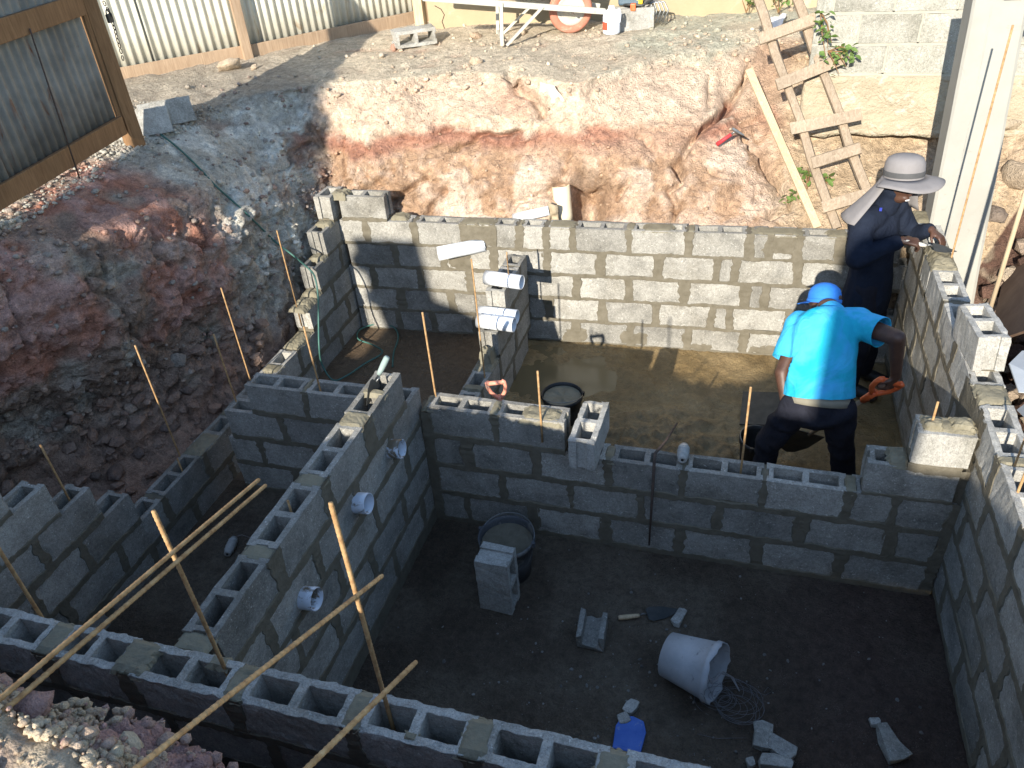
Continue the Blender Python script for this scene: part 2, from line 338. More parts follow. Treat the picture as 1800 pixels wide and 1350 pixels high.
    lg = fbm(wob * np.array([1, 1, 1.7]), 2.6, 3, 81); qq = lg * 6.; fr_ = qq - np.floor(qq); disp += near * steep * .15 * ((np.floor(qq) + sstep(.72, 1., fr_)) / 6. - lg) * (1 - .4 * soft)
    lg = fbm(wob * np.array([1, 1, 1.4]), 7., 3, 83); qq = lg * 5.; fr_ = qq - np.floor(qq); disp += near * steep * .055 * ((np.floor(qq) + sstep(.7, 1., fr_)) / 5. - lg)
    # ledge crevice under the pale band, cracks and the hollow where the drain pipe stands
    zc = 1.60 + .07 * fbm(np.stack([Q[:, 0], Q[:, 0] * 0, Q[:, 0] * 0], 1), 2.2, 3, 11) - .02 * Q[:, 0]
    crack = np.exp(-((Q[:, 2] - zc) / .018) ** 2) * sstep(.0, .35, fbm(Q, 2.6, 2, 12)) * back
    disp -= .05 * crack
    vr = np.abs(fbm(wob * np.array([1, .6, .35]), 3.2, 3, 13)); disp -= .05 * sstep(.05, .0, vr) * steep * near * (1 - .75 * soft)
    hol = np.exp(-((Q[:, 0] + .76) / .14) ** 2) * sstep(1.42, 1.3, Q[:, 2] + .35 * np.abs(Q[:, 0] + .8)) * back
    disp -= .48 * hol
    # cracks, crevices and bulges of the rear bank, placed on its surface
    dd = (Q - CAM) @ R; U = 900 + FPX * dd[:, 0] / -dd[:, 2]; Vv = 675 - FPX * dd[:, 1] / -dd[:, 2]; U = U + 7 * fbm(Q, 11, 3, 71); Vv = Vv + 7 * fbm(Q, 11, 3, 72)
    def seg(pl, wpx):
        best = np.full(len(Q), 1e9)
        for (a, b), (c, d_) in zip(pl[:-1], pl[1:]):
            ex, ey = c - a, d_ - b; t = np.clip(((U - a) * ex + (Vv - b) * ey) / (ex * ex + ey * ey), 0, 1); best = np.minimum(best, np.hypot(U - a - t * ex, Vv - b - t * ey))
        return np.exp(-(best / wpx) ** 2) * back
    for pl, wpx, dep in (([(1318, 120), (1300, 160), (1282, 190), (1258, 208), (1238, 228), (1218, 242), (1203, 262), (1190, 290), (1200, 320), (1178, 335), (1190, 365), (1180, 392)], 6, .16), ([(790, 268), (815, 252), (840, 240), (870, 235), (895, 238), (912, 233)], 3.5, .11),
        ([(1300, 232), (1325, 262), (1345, 295), (1370, 325), (1390, 345), (1385, 365), (1350, 384)], 4, .11), ([(905, 362), (930, 346), (960, 336), (985, 322), (1010, 325), (1030, 342)], 6, .06), ([(985, 312), (990, 285), (1002, 268)], 4, .05), ([(735, 392), (762, 352), (790, 315)], 4, .09),
        ([(690, 352), (715, 338), (748, 312)], 4, .09), ([(896, 130), (905, 150), (935, 168), (952, 196)], 8, .12), ([(1085, 350), (1098, 330), (1105, 318)], 5, .1), ([(1262, 96), (1235, 118), (1200, 112)], 6, .04), ([(1245, 130), (1252, 165), (1248, 190)], 5, .05), ([(640, 190), (660, 180), (700, 176), (760, 150)], 4, .03), ([(640, 340), (668, 322), (690, 300)], 6, .05), ([(1040, 300), (1062, 318), (1050, 345)], 6, .05), ([(1120, 240), (1150, 262), (1160, 300)], 6, .045), ([(850, 300), (875, 330), (868, 362)], 5, .04)):
        disp -= dep * seg(pl, wpx)
    disp += back * (.09 * np.exp(-((U - 1290) / 75) ** 2 - ((Vv - 315) / 75) ** 2) + .06 * np.exp(-((U - 1080) / 70) ** 2 - ((Vv - 290) / 40) ** 2) + .05 * np.exp(-((U - 800) / 60) ** 2 - ((Vv - 290) / 45) ** 2) - .05 * np.exp(-((U - 700) / 90) ** 2 - ((Vv - 385) / 30) ** 2))
    # gully on the right running down to the pit
    gl = np.exp(-((Q[:, 0] - (.30 + .75 * (1.75 - Q[:, 2]))) / .10) ** 2) * back * sstep(1.05, 1.2, Q[:, 2]) * sstep(1.95, 1.8, Q[:, 2]); disp -= .07 * gl
    Q2 = Q + Nn * disp[:, None]
    # soil colours by zone
    zz = Q2[:, 2] + .07 * d2 + .05 * d1
    C = np.zeros((len(Q), 3)); col = lambda *c: np.array(c)
    def lay(w_, c): 
        nonlocal C
        C = C * (1 - w_[:, None]) + col(*c) * w_[:, None]
    one = np.ones(len(Q))
    lay(one, (.46, .4, .3))
    cb = np.array([col(.47, .31, .20)] * len(Q))
    def mixc(cb, w_, c): return cb * (1 - w_[:, None]) + col(*c) * w_[:, None]
    cb = mixc(cb, sstep(-.1, .2, d2), (.60, .44, .325)); cb = mixc(cb, sstep(.05, .3, fbm(Q, 3.3, 3, 27)), (.68, .53, .41)); cb = mixc(cb, sstep(-.1, -.35, d1), (.40, .25, .16))
    cb = mixc(cb, sstep(1.46, 1.58, zz), (.43, .22, .15)); cb = mixc(cb, sstep(.2, -.2, fbm(Q, 1.8, 2, 21)) * sstep(1.42, 1.5, zz), (.54, .36, .25))
    cb = mixc(cb, sstep(1.60, 1.68, zz), (.68, .52, .385)); cb = mixc(cb, sstep(1.62, 1.7, zz) * sstep(.05, .3, d2), (.73, .59, .44)); cb = mixc(cb, sstep(1.62, 1.7, zz) * sstep(-.05, -.35, d1), (.62, .42, .30))
    cb = mixc(cb, sstep(.2, .6, Q2[:, 0]) * sstep(.0, .25, fbm(Q, 2.2, 3, 25)), (.5, .34, .23))
    cb = mixc(cb, sstep(.55, .95, Q2[:, 0]), (.50, .38, .25)); cb = mixc(cb, sstep(.55, .95, Q2[:, 0]) * sstep(.0, .3, d2), (.58, .45, .31))
    top = sstep(1.93, 2.0, zz) * (1 - steep * .8)
    cb = mixc(cb, top, (.56, .48, .36)); cb = mixc(cb, top * sstep(.1, .45, fbm(Q, .9, 3, 31) + .35 - .25 * np.abs(Q2[:, 0] + .4)), (.47, .455, .355))
    cb = mixc(cb, top * sstep(.1, .4, d2) * .6, (.64, .53, .40))
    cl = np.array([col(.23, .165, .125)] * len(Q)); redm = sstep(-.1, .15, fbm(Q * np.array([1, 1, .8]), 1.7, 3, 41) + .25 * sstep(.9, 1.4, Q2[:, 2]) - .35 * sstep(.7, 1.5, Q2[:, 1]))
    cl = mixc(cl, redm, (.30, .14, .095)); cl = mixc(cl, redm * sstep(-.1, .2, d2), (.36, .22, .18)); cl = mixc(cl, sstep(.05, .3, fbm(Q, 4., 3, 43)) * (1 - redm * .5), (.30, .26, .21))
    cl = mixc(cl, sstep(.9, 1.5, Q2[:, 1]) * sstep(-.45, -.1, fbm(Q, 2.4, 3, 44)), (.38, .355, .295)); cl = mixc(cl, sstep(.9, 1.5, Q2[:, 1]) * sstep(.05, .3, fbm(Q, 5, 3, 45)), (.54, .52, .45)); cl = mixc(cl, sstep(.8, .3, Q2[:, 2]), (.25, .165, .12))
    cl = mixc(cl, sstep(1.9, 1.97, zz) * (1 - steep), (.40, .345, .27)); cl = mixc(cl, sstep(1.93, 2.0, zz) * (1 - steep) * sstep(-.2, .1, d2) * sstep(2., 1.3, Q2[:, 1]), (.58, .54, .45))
    cr = np.array([col(.13, .075, .055)] * len(Q)); cr = mixc(cr, sstep(.0, .3, d2), (.19, .125, .09)); cr = mixc(cr, sstep(.05, .2, chunk), (.3, .24, .175)); cr = mixc(cr, top, (.4, .34, .26))
    cf = np.array([col(.42, .26, .235)] * len(Q)); cf = mixc(cf, sstep(-.02, .2, fbm(Q, 2.6, 3, 51) + .4 * sstep(-1.25, -.95, Q2[:, 0]) - .12) * sstep(1.75, 1.9, Q2[:, 2]), (.58, .47, .33)); cf = mixc(cf, sstep(1.6, 1.2, Q2[:, 2]), (.14, .08, .07))  # front bank turns darker towards its foot
    tot = left + back + right + front + 1e-6
    C = (cb * back[:, None] + cl * left[:, None] + cr * right[:, None] + cf * front[:, None] + C * 0.0) / tot[:, None]
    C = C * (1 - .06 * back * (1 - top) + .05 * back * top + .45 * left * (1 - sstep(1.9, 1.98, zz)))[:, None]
    C = np.where((rowid >= nrow - 8)[:, None], col(.40, .34, .25), C)
    F = []
    for i in range(nc):
        a = i * nrow; b = ((i + 1) % nc) * nrow
        F += [(a + j, a + j + 1, b + j + 1, b + j) for j in range(nrow - 1)]
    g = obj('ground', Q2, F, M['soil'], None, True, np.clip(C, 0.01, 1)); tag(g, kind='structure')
    return Q2, Nn, steep, ang, C, F
BQ, BN, BS, BA, BC, BF = bank()
# ------------------------------------------------------------------ pit floor
def pit_floor():
    xs = np.arange(-2.96, 2.0, .02); ys = np.arange(-2.22, 2.42, .02); X, Y = np.meshgrid(xs, ys, indexing='ij'); p = np.stack([X.ravel(), Y.ravel(), 0 * X.ravel()], 1)
    rear = sstep(.05, .1, p[:, 1]); rr = rear * sstep(-1.3, -1.2, p[:, 0])
    z = .012 * fbm(p, 3, 4, 61) + .005 * fbm(p, 20, 3, 62)
    heap = np.exp(-((p[:, 0] - .1) / .75) ** 2 - ((p[:, 1] - .95) / .45) ** 2)
    fb = fbm(p, 7, 4, 63); rid = 1 - np.abs(fbm(p, 9, 3, 64)) * 2
    z += rr * (.02 * fb + heap * (.06 + .075 * fbm(p, 9, 4, 65) + .035 * rid + .03 * fbm(p, 26, 3, 67)) - .03 * np.exp(-((p[:, 0] + .75) / .4) ** 2 - ((p[:, 1] - 1.7) / .4) ** 2) - .005)
    z += (rear - rr) * (.008 * fb)
    nx, ny = X.shape
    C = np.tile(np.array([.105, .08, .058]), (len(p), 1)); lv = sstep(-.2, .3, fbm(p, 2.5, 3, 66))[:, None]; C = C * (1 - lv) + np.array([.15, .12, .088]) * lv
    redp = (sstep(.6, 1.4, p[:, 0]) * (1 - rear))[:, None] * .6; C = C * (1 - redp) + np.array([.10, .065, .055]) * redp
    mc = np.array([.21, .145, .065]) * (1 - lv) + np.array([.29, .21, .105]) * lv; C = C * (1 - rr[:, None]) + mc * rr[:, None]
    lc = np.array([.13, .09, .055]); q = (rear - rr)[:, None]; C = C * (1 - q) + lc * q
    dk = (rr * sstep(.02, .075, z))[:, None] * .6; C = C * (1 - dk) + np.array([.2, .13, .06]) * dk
    v = np.stack([p[:, 0], p[:, 1], z], 1); idx = np.arange(nx * ny).reshape(nx, ny)
    F = np.stack([idx[:-1, :-1].ravel(), idx[1:, :-1].ravel(), idx[1:, 1:].ravel(), idx[:-1, 1:].ravel()], 1)
    cy = v[F][:, :, 1].mean(1); Ff = F[cy < .07]; Fr = F[cy >= .07]
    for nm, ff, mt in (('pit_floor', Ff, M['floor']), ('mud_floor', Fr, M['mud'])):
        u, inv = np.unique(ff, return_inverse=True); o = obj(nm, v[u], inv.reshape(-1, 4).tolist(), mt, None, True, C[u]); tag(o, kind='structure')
    wv = []; wf = []
    wx = np.linspace(-1.2, -.25, 30); wy = np.linspace(1.15, 2.2, 30); n = 30
    o = obj('puddle_water', [(a, b, -.0165) for a in wx for b in wy], [(i * n + j, (i + 1) * n + j, (i + 1) * n + j + 1, i * n + j + 1) for i in range(n - 1) for j in range(n - 1)], M['water']); tag(o, kind='structure')
pit_floor()
# ------------------------------------------------------------------ loose stones
def stone_geo(c, s, seed):
    rg = random.Random(seed); v = []; t = (1 + 5 ** .5) / 2
    base = [(-1, t, 0), (1, t, 0), (-1, -t, 0), (1, -t, 0), (0, -1, t), (0, 1, t), (0, -1, -t), (0, 1, -t), (t, 0, -1), (t, 0, 1), (-t, 0, -1), (-t, 0, 1)]
    f = [(0, 11, 5), (0, 5, 1), (0, 1, 7), (0, 7, 10), (0, 10, 11), (1, 5, 9), (5, 11, 4), (11, 10, 2), (10, 7, 6), (7, 1, 8), (3, 9, 4), (3, 4, 2), (3, 2, 6), (3, 6, 8), (3, 8, 9), (4, 9, 5), (2, 4, 11), (6, 2, 10), (8, 6, 7), (9, 8, 1)]
    q = Euler((rg.uniform(0, 6), rg.uniform(0, 6), rg.uniform(0, 6))).to_matrix(); sc = (rg.uniform(.7, 1.2), rg.uniform(.6, 1.1), rg.uniform(.45, .8)); q2 = Euler((rg.uniform(-.4, .4), rg.uniform(-.4, .4), rg.uniform(0, 6))).to_matrix()
    for b in base:
        p = q @ Vector(b).normalized() * rg.uniform(.7, 1.1); p = q2 @ Vector((p.x * sc[0], p.y * sc[1], p.z * sc[2])); v.append((c[0] + p.x * s, c[1] + p.y * s, c[2] + p.z * s))
    return v, f
def scatter(name, label, mask, count, smin, smax, colr, power=2.5, seed=3):
    rg = np.random.RandomState(seed); idx = np.nonzero(mask)[0]
    if len(idx) == 0: return
    mb = MB(); cc = []
    for n in range(count):
        i = idx[rg.randint(len(idx))]; s = smin + (smax - smin) * rg.rand() ** power
        p = BQ[i] + rg.uniform(-.012, .012, 3) * np.array([1, 1, 0]) + BN[i] * s * .25
        v, f = stone_geo(p, s, seed * 9999 + n); mb.add(v, f); k = rg.rand(); b = BC[i]
        cc += [np.array(colr[0]) * (1 - k) + np.array(colr[1]) * k if rg.rand() < .6 else np.clip(b * (0.9 + .5 * rg.rand()), 0, 1)] * 12
    o = obj(name, mb.v, mb.f, M['gravel'], None, smax < .06, np.array(cc)); tag(o, label, 'stones', kind='stuff')
flat = BS < .75; z = BQ[:, 2]; x = BQ[:, 0]; y = BQ[:, 1]
scatter('gravel', 'cream gravel and stones lying on the near edge of the dig', (BA < -75) & (z > 1.88) & (x > -1.2) & (x < .1) & (y > -3.1) & (BC[:, 2] > .25), 4200, .002, .022, ((.62, .51, .36), (.48, .34, .25)), 3.4, 3)
scatter('rubble', 'pinkish clay crumbs on the near left edge of the dig', (BA < -75) & (z > 1.8) & (x > -1.9) & (x < .2) & (y > -3.1), 1500, .003, .03, ((.44, .28, .24), (.52, .38, .3)), 3.2, 13)
scatter('gravel', 'pale gravel strip along the foot of the corrugated gate', (BA > 130) & (z > 1.9) & (x < -3.5) & (x > -4.6) & (y > -.9) & (y < 2.3) & flat, 2600, .008, .028, ((.6, .57, .48), (.5, .47, .4)), 2.5, 4)
scatter('rubble', 'small stones and crumbs scattered over the sunlit rear ground', (BA < 130) & (BA > 60) & (z > 1.9) & (y < 5.2) & (y > 2.8) & (x < .9), 700, .005, .04, ((.6, .47, .34), (.5, .4, .3)), 4.5, 5)
scatter('rubble', 'broken earth clods and stones heaped below the shaded left bank', (BA > 150) & (z < .75) & (x < -2.98) & (y > -1.6) & (y < 1.2), 330, .008, .075, ((.28, .19, .145), (.36, .26, .2)), 2., 6)
scatter('rubble', 'crumbs and pebbles stuck in the shaded left bank face', (BA > 130) & (z > .6) & (x > -4.3) & (y > -1.2), 1500, .006, .035, ((.36, .25, .2), (.45, .4, .34)), 3., 7)
scatter('rubble', 'crumbs and pebbles on the sunlit rear bank face', (BA < 130) & (BA > 50) & (z > 1.) & (z < 2.0) & (x < 1.9), 700, .004, .022, ((.62, .47, .33), (.5, .34, .23)), 3.5, 8)
scatter('rubble', 'rocks and dark clods on the slope behind the right wall', (BA < 40) & (BA > -20) & (z < 1.9) & (y > -1) & (y < 3), 500, .03, .15, ((.5, .41, .3), (.22, .14, .11)), 2., 9)
# crumbs on the pit floor
rg = np.random.RandomState(5); mb = MB(); cc = []
for n in range(420):
    px, py = rg.uniform(-1.15, 1.7), rg.uniform(-1.9, -.05)
    if rg.rand() < .6: px, py = rg.normal(.25, .45), rg.normal(-1.1, .35)
    if not (-1.15 < px < 1.68 and -1.95 < py < -.05): continue
    s = .003 + .012 * rg.rand() ** 4; v, f = stone_geo((px, py, .004), s, n); mb.add(v, f); cc += [np.array([.3, .29, .27]) * rg.uniform(.5, 1.2)] * 12
tag(obj('mortar_crumbs', mb.v, mb.f, M['gravel'], None, False, np.array(cc)), 'tiny crumbs and chips strewn over the dark chamber floor', 'crumbs', kind='stuff')
# ================================================================== hollow concrete blocks
BH = .195; BT = .15
def block_mesh(name, L, ncell, fine=0., seed=0, mat='block', amp=.0022):
    e = .036; web = .035
    hx = []; inner = L - 2 * e; cw = (inner - web * (ncell - 1)) / ncell; x0 = -L / 2 + e
    for c in range(ncell): hx.append((x0 + c * (cw + web), x0 + c * (cw + web) + cw))
    xc = {-L / 2, L / 2, -L / 2 + .012, L / 2 - .012};  [xc.update(h) for h in hx]
    yc = [-.075, -.044, -.03, .03, .044, .075]; xc = sorted(xc)
    nz = 2 if not fine else max(2, int(BH / fine / 2)); zc = list(np.linspace(0, BH, nz + 1))
    def sub(cs):
        if not fine: return list(cs)
        out = []
        for a, b in zip(cs[:-1], cs[1:]):
            n = max(1, int(round((b - a) / fine))); out += [a + (b - a) * i / n for i in range(n)]
        return out + [cs[-1]]
    xs, ys = sub(xc), sub(yc)
    if fine: zc = list(np.concatenate([np.linspace(0, BH - .03, nz), np.linspace(BH - .03, BH, 4)[1:]]))
    def solid(i, j, k):
        if not (0 <= i < len(xs) - 1 and 0 <= j < len(ys) - 1 and 0 <= k < len(zc) - 1): return False
        x = (xs[i] + xs[i + 1]) / 2; y = (ys[j] + ys[j + 1]) / 2
        if abs(y) < .044 and any(a < x < b for a, b in hx): return False
        if abs(x) > L / 2 - .012 and abs(y) < .03: return False
        return True
    vid = {}; V = []; F = []
    def vert(i, j, k):
        if (i, j, k) not in vid: vid[(i, j, k)] = len(V); V.append([xs[i], ys[j], zc[k]])
        return vid[(i, j, k)]
    for i in range(len(xs) - 1):
        for j in range(len(ys) - 1):
            for k in range(len(zc) - 1):
                if not solid(i, j, k): continue
                for d, q in (((-1, 0, 0), [(0, 0, 0), (0, 0, 1), (0, 1, 1), (0, 1, 0)]), ((1, 0, 0), [(1, 0, 0), (1, 1, 0), (1, 1, 1), (1, 0, 1)]), ((0, -1, 0), [(0, 0, 0), (1, 0, 0), (1, 0, 1), (0, 0, 1)]),
                             ((0, 1, 0), [(0, 1, 0), (0, 1, 1), (1, 1, 1), (1, 1, 0)]), ((0, 0, -1), [(0, 0, 0), (0, 1, 0), (1, 1, 0), (1, 0, 0)]), ((0, 0, 1), [(0, 0, 1), (1, 0, 1), (1, 1, 1), (0, 1, 1)])):
                    if solid(i + d[0], j + d[1], k + d[2]): continue
                    if d[2] == -1 and not fine and False: continue
                    F.append([vert(i + a, j + b, k + c) for a, b, c in q])
    V = np.array(V); nv = np.stack([vnoise(V * 31 + seed * 7.7, s) for s in (1, 2, 3)], 1) + .6 * np.stack([vnoise(V * 90 + seed * 3.1, s) for s in (4, 5, 6)], 1)
    edge = (np.abs(V[:, 0]) > L / 2 - .002).astype(float) + (np.abs(V[:, 1]) > .073) + (V[:, 2] > BH - .001) + (V[:, 2] < .001)
    V = V + nv * amp * (1 + .7 * (edge >= 2))[:, None]
    ch = sstep(.45, .8, vnoise(V * 14 + seed * 5.3, 8.)) * (edge >= 2); V = V - ch[:, None] * .007 * np.sign(V - np.array([0, 0, BH / 2]))
    # taper of the cells towards the bottom
    return mesh(name, V, F, M[mat])
BLK = [block_mesh('concrete_block', .40, 2, 0, s) for s in range(6)]; HLF = [block_mesh('concrete_block_half', .20, 1, 0, s + 20) for s in range(3)]
FBLK = [block_mesh('concrete_block_rough', .40, 2, .0125, s + 40, 'blocknew', .0030) for s in range(4)]; NBLK = [block_mesh('concrete_block_new', .40, 2, .03, s + 60, 'blocknew', .0022) for s in range(4)]
HB = block_mesh('concrete_block_short', .40, 2, 0, 77, 'blocknew')
class Wall:
    def __init__(s, name, label, org, dirv, nrm, cat='wall'):
        s.o = np.array(org, float); s.d = np.array(dirv, float); s.d /= np.linalg.norm(s.d); s.n = np.array(nrm, float)   # nrm: from visible face into the wall
        s.e = thing(name, label, cat, (*s.o, 0.)); s.mb = MB(); s.ang = math.atan2(s.d[1], s.d[0]); s.cs = []; s.wet = MB()
    def P(s, a, dep, z): q = s.o + s.d * a + s.n * dep; return (q[0], q[1], z)
    def block(s, a, b, ztop, meshes=None, dep=0., jit=1.):
        L = b - a; half = L < .3; me = random.choice(meshes or (HLF if half else BLK)); base = .2 if (half and not meshes) else .4
        o = put('concrete_block', me, s.e); c = s.P((a + b) / 2, BT / 2 + dep, ztop - BH); o.location = (c[0] - s.o[0], c[1] - s.o[1], c[2])
        o.rotation_euler = (random.gauss(0, .006) * jit, random.gauss(0, .006) * jit, s.ang + (math.pi if random.random() < .5 else 0) + random.gauss(0, .006) * jit); o.scale = (L / base, 1, 1)
        return o
    def strip(s, p, q, hw, jit, proud=.004, dep=0., step=.022):
        # mortar smeared along a joint on the visible face, ragged edges; p,q = (along, z)
        p = np.array(p); q = np.array(q); L = np.linalg.norm(q - p); n = max(3, int(L / step)); t = (q - p) / L; nn = np.array([-t[1], t[0]]); V = []; F = []
        ph = random.uniform(0, 99)
        for i in range(n + 1):
            c = p + (q - p) * i / n; k = i * .35 + ph
            w1 = max(.003, hw + jit * (math.sin(k * 1.7) * .5 + random.uniform(-1, 1) * .7)); w2 = max(.003, hw + jit * (math.sin(k * 1.3 + 2) * .5 + random.uniform(-1, 1) * .7)); e = proud * random.uniform(.6, 1.4)
            for off, dp in ((w1 + .007, .004), (w1, -e), (-w2, -e * random.uniform(.7, 1.2)), (-w2 - .007, .004)):
                c2 = c + nn * off; V.append(s.P(c2[0], dep + dp, c2[1]))
        for i in range(n):
            for j in range(3): F.append((i * 4 + j, i * 4 + j + 1, (i + 1) * 4 + j + 1, (i + 1) * 4 + j))
        s.mb.add(V, F)
    def slab(s, a, b, z0, z1, d0=.004, d1=None):
        d1 = BT - .004 if d1 is None else d1
        V = [s.P(x, y, z) for z in (z0, z1) for x, y in ((a, d0), (b, d0), (b, d1), (a, d1))]
        s.mb.add(V, [(3, 2, 1, 0), (4, 5, 6, 7), (0, 1, 5, 4), (1, 2, 6, 5), (2, 3, 7, 6), (3, 0, 4, 7)])
    def course(s, ztop, blocks, zprev=None, face=True, both=False, headw=.0, meshes=None, heads=True, shells=False):
        """blocks: list of (a,b) sorted; zprev: top of the course below (bed joint)"""
        for k, bl in enumerate(blocks):
            s.block(bl[0], bl[1], ztop, meshes)
        zb = ztop - BH; zp = zprev if zprev is not None else zb - .03
        runs = []
        for a, b in blocks:
            if runs and a - runs[-1][1] < .13: runs[-1][1] = b
            else: runs.append([a, b])
        for a, b in runs:
            if shells:
                s.slab(a + .004, b - .004, zp - .006, zb + .006, .004, .034); s.slab(a + .004, b - .004, zp - .006, zb + .006, BT - .034, BT - .004)
            else: s.slab(a + .004, b - .004, zp - .006, zb + .006)
            if face:
                s.strip((a, (zp + zb) / 2), (b, (zp + zb) / 2), (zb - zp) / 2 + .001, .007)
        for (a, b), (c, d) in zip(blocks[:-1], blocks[1:]):
            if c - b < .13:
                s.slab(b - .012, c + .012, zb - .003, ztop - .006)
                if face and heads: s.strip(((b + c) / 2, zb - .01), ((b + c) / 2, ztop + .004), (c - b) / 2 + .008 + headw, .012)
    def patch(s, a, b, z, h=.008, d0=-.004, d1=None, mb=None, res=.014, jit=.01):
        """lump of mortar lying on top of the wall"""
        d1 = BT + .004 if d1 is None else d1; na = max(3, int((b - a) / res)); nd = max(3, int((d1 - d0) / res)); V = []; F = []; sd = random.uniform(0, 50)
        for i in range(na + 1):
            for j in range(nd + 1):
                u, v = i / na, j / nd; ed = min(u, 1 - u, v, 1 - v); q = s.P(a + (b - a) * u, d0 + (d1 - d0) * v, 0)
                nz = float(vnoise(np.array([[q[0] * 28, q[1] * 28, sd]]))[0]) * .6 + float(vnoise(np.array([[q[0] * 70, q[1] * 70, sd]]))[0]) * .4
                f = min(1, ed * 5); jx = random.uniform(-jit, jit) * (1 - f); jy = random.uniform(-jit, jit) * .5 * (1 - f)
                q = s.P(a + (b - a) * u + jx, d0 + (d1 - d0) * v + jy, z + h * (f ** .5) * (1 + .45 * nz) - .008 * (1 - f) - (.004 if ed == 0 else 0)); V.append(q)
        for i in range(na):
            for j in range(nd): F.append((i * (nd + 1) + j, (i + 1) * (nd + 1) + j, (i + 1) * (nd + 1) + j + 1, i * (nd + 1) + j + 1))
        (mb or s.wet).add(V, F)
    def smear(s, a, b, z0, z1, dep=0., proud=.004):
        """thin coat trowelled on the visible face"""
        na = max(4, int((b - a) / .02)); nz = max(4, int((z1 - z0) / .02)); V = []; F = []
        for i in range(na + 1):
            for j in range(nz + 1):
                u, v = i / na, j / nz; ed = min(u, 1 - u, v, 1 - v); f = min(1, ed * 6)
                V.append(s.P(a + (b - a) * u + random.uniform(-.02, .02) * (1 - f), dep - proud * f + .003 * (1 - f) + random.uniform(-.0008, .0008), z0 + (z1 - z0) * v + random.uniform(-.02, .02) * (1 - f)))
        for i in range(na):
            for j in range(nz): F.append((i * (nz + 1) + j, (i + 1) * (nz + 1) + j, (i + 1) * (nz + 1) + j + 1, i * (nz + 1) + j + 1))
        s.mb.add(V, F)
    def done(s, mat='mortar'):
        for nm, mb, mt in (('mortar', s.mb, M[mat]), ('fresh_mortar', s.wet, M['mortarwet'])):
            if mb.v:
                v = np.array(mb.v) - np.array([s.o[0], s.o[1], 0]); obj(nm, v, mb.f, mt, s.e)
def bond(a, b, pitch=.438, off=0., L=.40, mn=.1):
    """running bond between a and b"""
    out = []; x = a - pitch + off % pitch
    while x < b:
        p, q = max(a, x), min(b, x + L)
        if q - p > mn: out.append((p, q))
        x += pitch
    return out
LB = [.2, .416, .63, .847, 1.06, 1.275]
# ------------------------------------------------------------------ back wall (sunlit)
wb = Wall('back_wall', 'long sunlit concrete block wall below the cream earth bank', (0, 2.315), (1, .0377), (-.0377, 1))
wb.course(LB[0], [(-2.8, -2.44), (-2.4, -2.11), (-2.07, -1.71), (-1.66, -1.27), (-1.22, -.83), (-.76, -.35), (-.3, .12), (.17, .57), (.62, 1.02), (1.07, 1.47), (1.52, 1.72)], 0.)
wb.course(LB[1], [(-2.8, -2.4), (-2.33, -1.92), (-1.86, -1.46), (-1.41, -1.22), (-1.19, -1.05), (-.99, -.59), (-.53, -.14), (-.09, .31), (.35, .45), (.49, .9), (.95, 1.35), (1.4, 1.72)], LB[0])
wb.course(LB[2], [(-2.81, -2.61), (-2.57, -2.17), (-2.13, -1.73), (-1.68, -1.28), (-1.21, -.8), (-.75, -.37), (-.32, .07), (.13, .54), (.6, .7), (.74, 1.14), (1.18, 1.58)], LB[1])
wb.course(LB[3], [(-2.78, -2.37), (-2.33, -1.93), (-1.89, -1.49), (-1.44, -1.04), (-.99, -.6), (-.54, -.14), (-.08, .32), (.36, .46), (.5, .91), (.96, 1.36), (1.4, 1.7)], LB[2])
wb.course(LB[4], [(-2.82, -2.6), (-2.56, -2.16), (-2.12, -1.72), (-1.69, -1.46), (-1.44, -1.26), (-1.21, -1.03), (-.99, -.81), (-.77, -.36), (-.33, .09), (.14, .54), (.59, .69), (.73, .9), (.94, 1.18), (1.24, 1.62)], LB[3])
wb.course(LB[5], [(-2.78, -2.37)], LB[4])
for a, b, z0, z1 in ((-1.74, -1.44, .86, 1.06), (.64, .92, .9, 1.06), (-1.04, -.98, .62, 1.04), (-1.88, -1.66, .64, .84)): wb.smear(a, b, z0, z1)
for k in range(0, 9, 2): wb.smear(-.9 + k * .26 + random.uniform(-.05, .05), -.68 + k * .26, .0, random.uniform(.05, .14))
for a, b in ((-1.76, -1.43), (-2.58, -2.54), (-.38, -.3), (.1, .16), (.56, .95), (-1.24, -1.2), (-1.0, -.78), (1.1, 1.26), (-.25, .0)): wb.patch(a, b, LB[4], .006)
wb.patch(-2.86, -2.7, LB[5] - .02, .045, -.02, .13); wb.patch(-2.36, -2.2, LB[4], .03, .02, .16)
# ------------------------------------------------------------------ left wall, racked back at both ends
LL = [.15, .382, .612, .85, 1.065, 1.285]
wl = Wall('left_wall', 'left side block wall stepping down towards the middle beside the red bank', (-2.82, 0), (0, 1), (-1, 0))
wl.course(LL[0], bond(-2.18, 2.3, off=.1), -.03); wl.course(LL[1], bond(-2.18, 2.3, off=.33), LL[0])
wl.course(LL[2], [(-2.18, -2.0), (-1.96, -1.57), (-1.53, -1.2), (-1.17, -.77)], LL[1]); wl.course(LL[2], [(1.47, 1.87), (1.9, 2.3)], LL[1])
wl.course(LL[3], [(-2.18, -1.84), (-1.8, -1.41), (-1.38, -.98)], LL[2]); wl.course(LL[3], [(1.71, 2.11), (2.14, 2.34)], LL[2])
wl.course(LL[4], [(-2.18, -2.05), (-2.01, -1.62), (-1.6, -1.2)], LL[3]); wl.course(LL[4], [(1.93, 2.33)], LL[3])
wl.course(LL[5], [(-2.18, -1.85), (-1.82, -1.42)], LL[4]); wl.course(LL[5], [(2.14, 2.4)], LL[4])
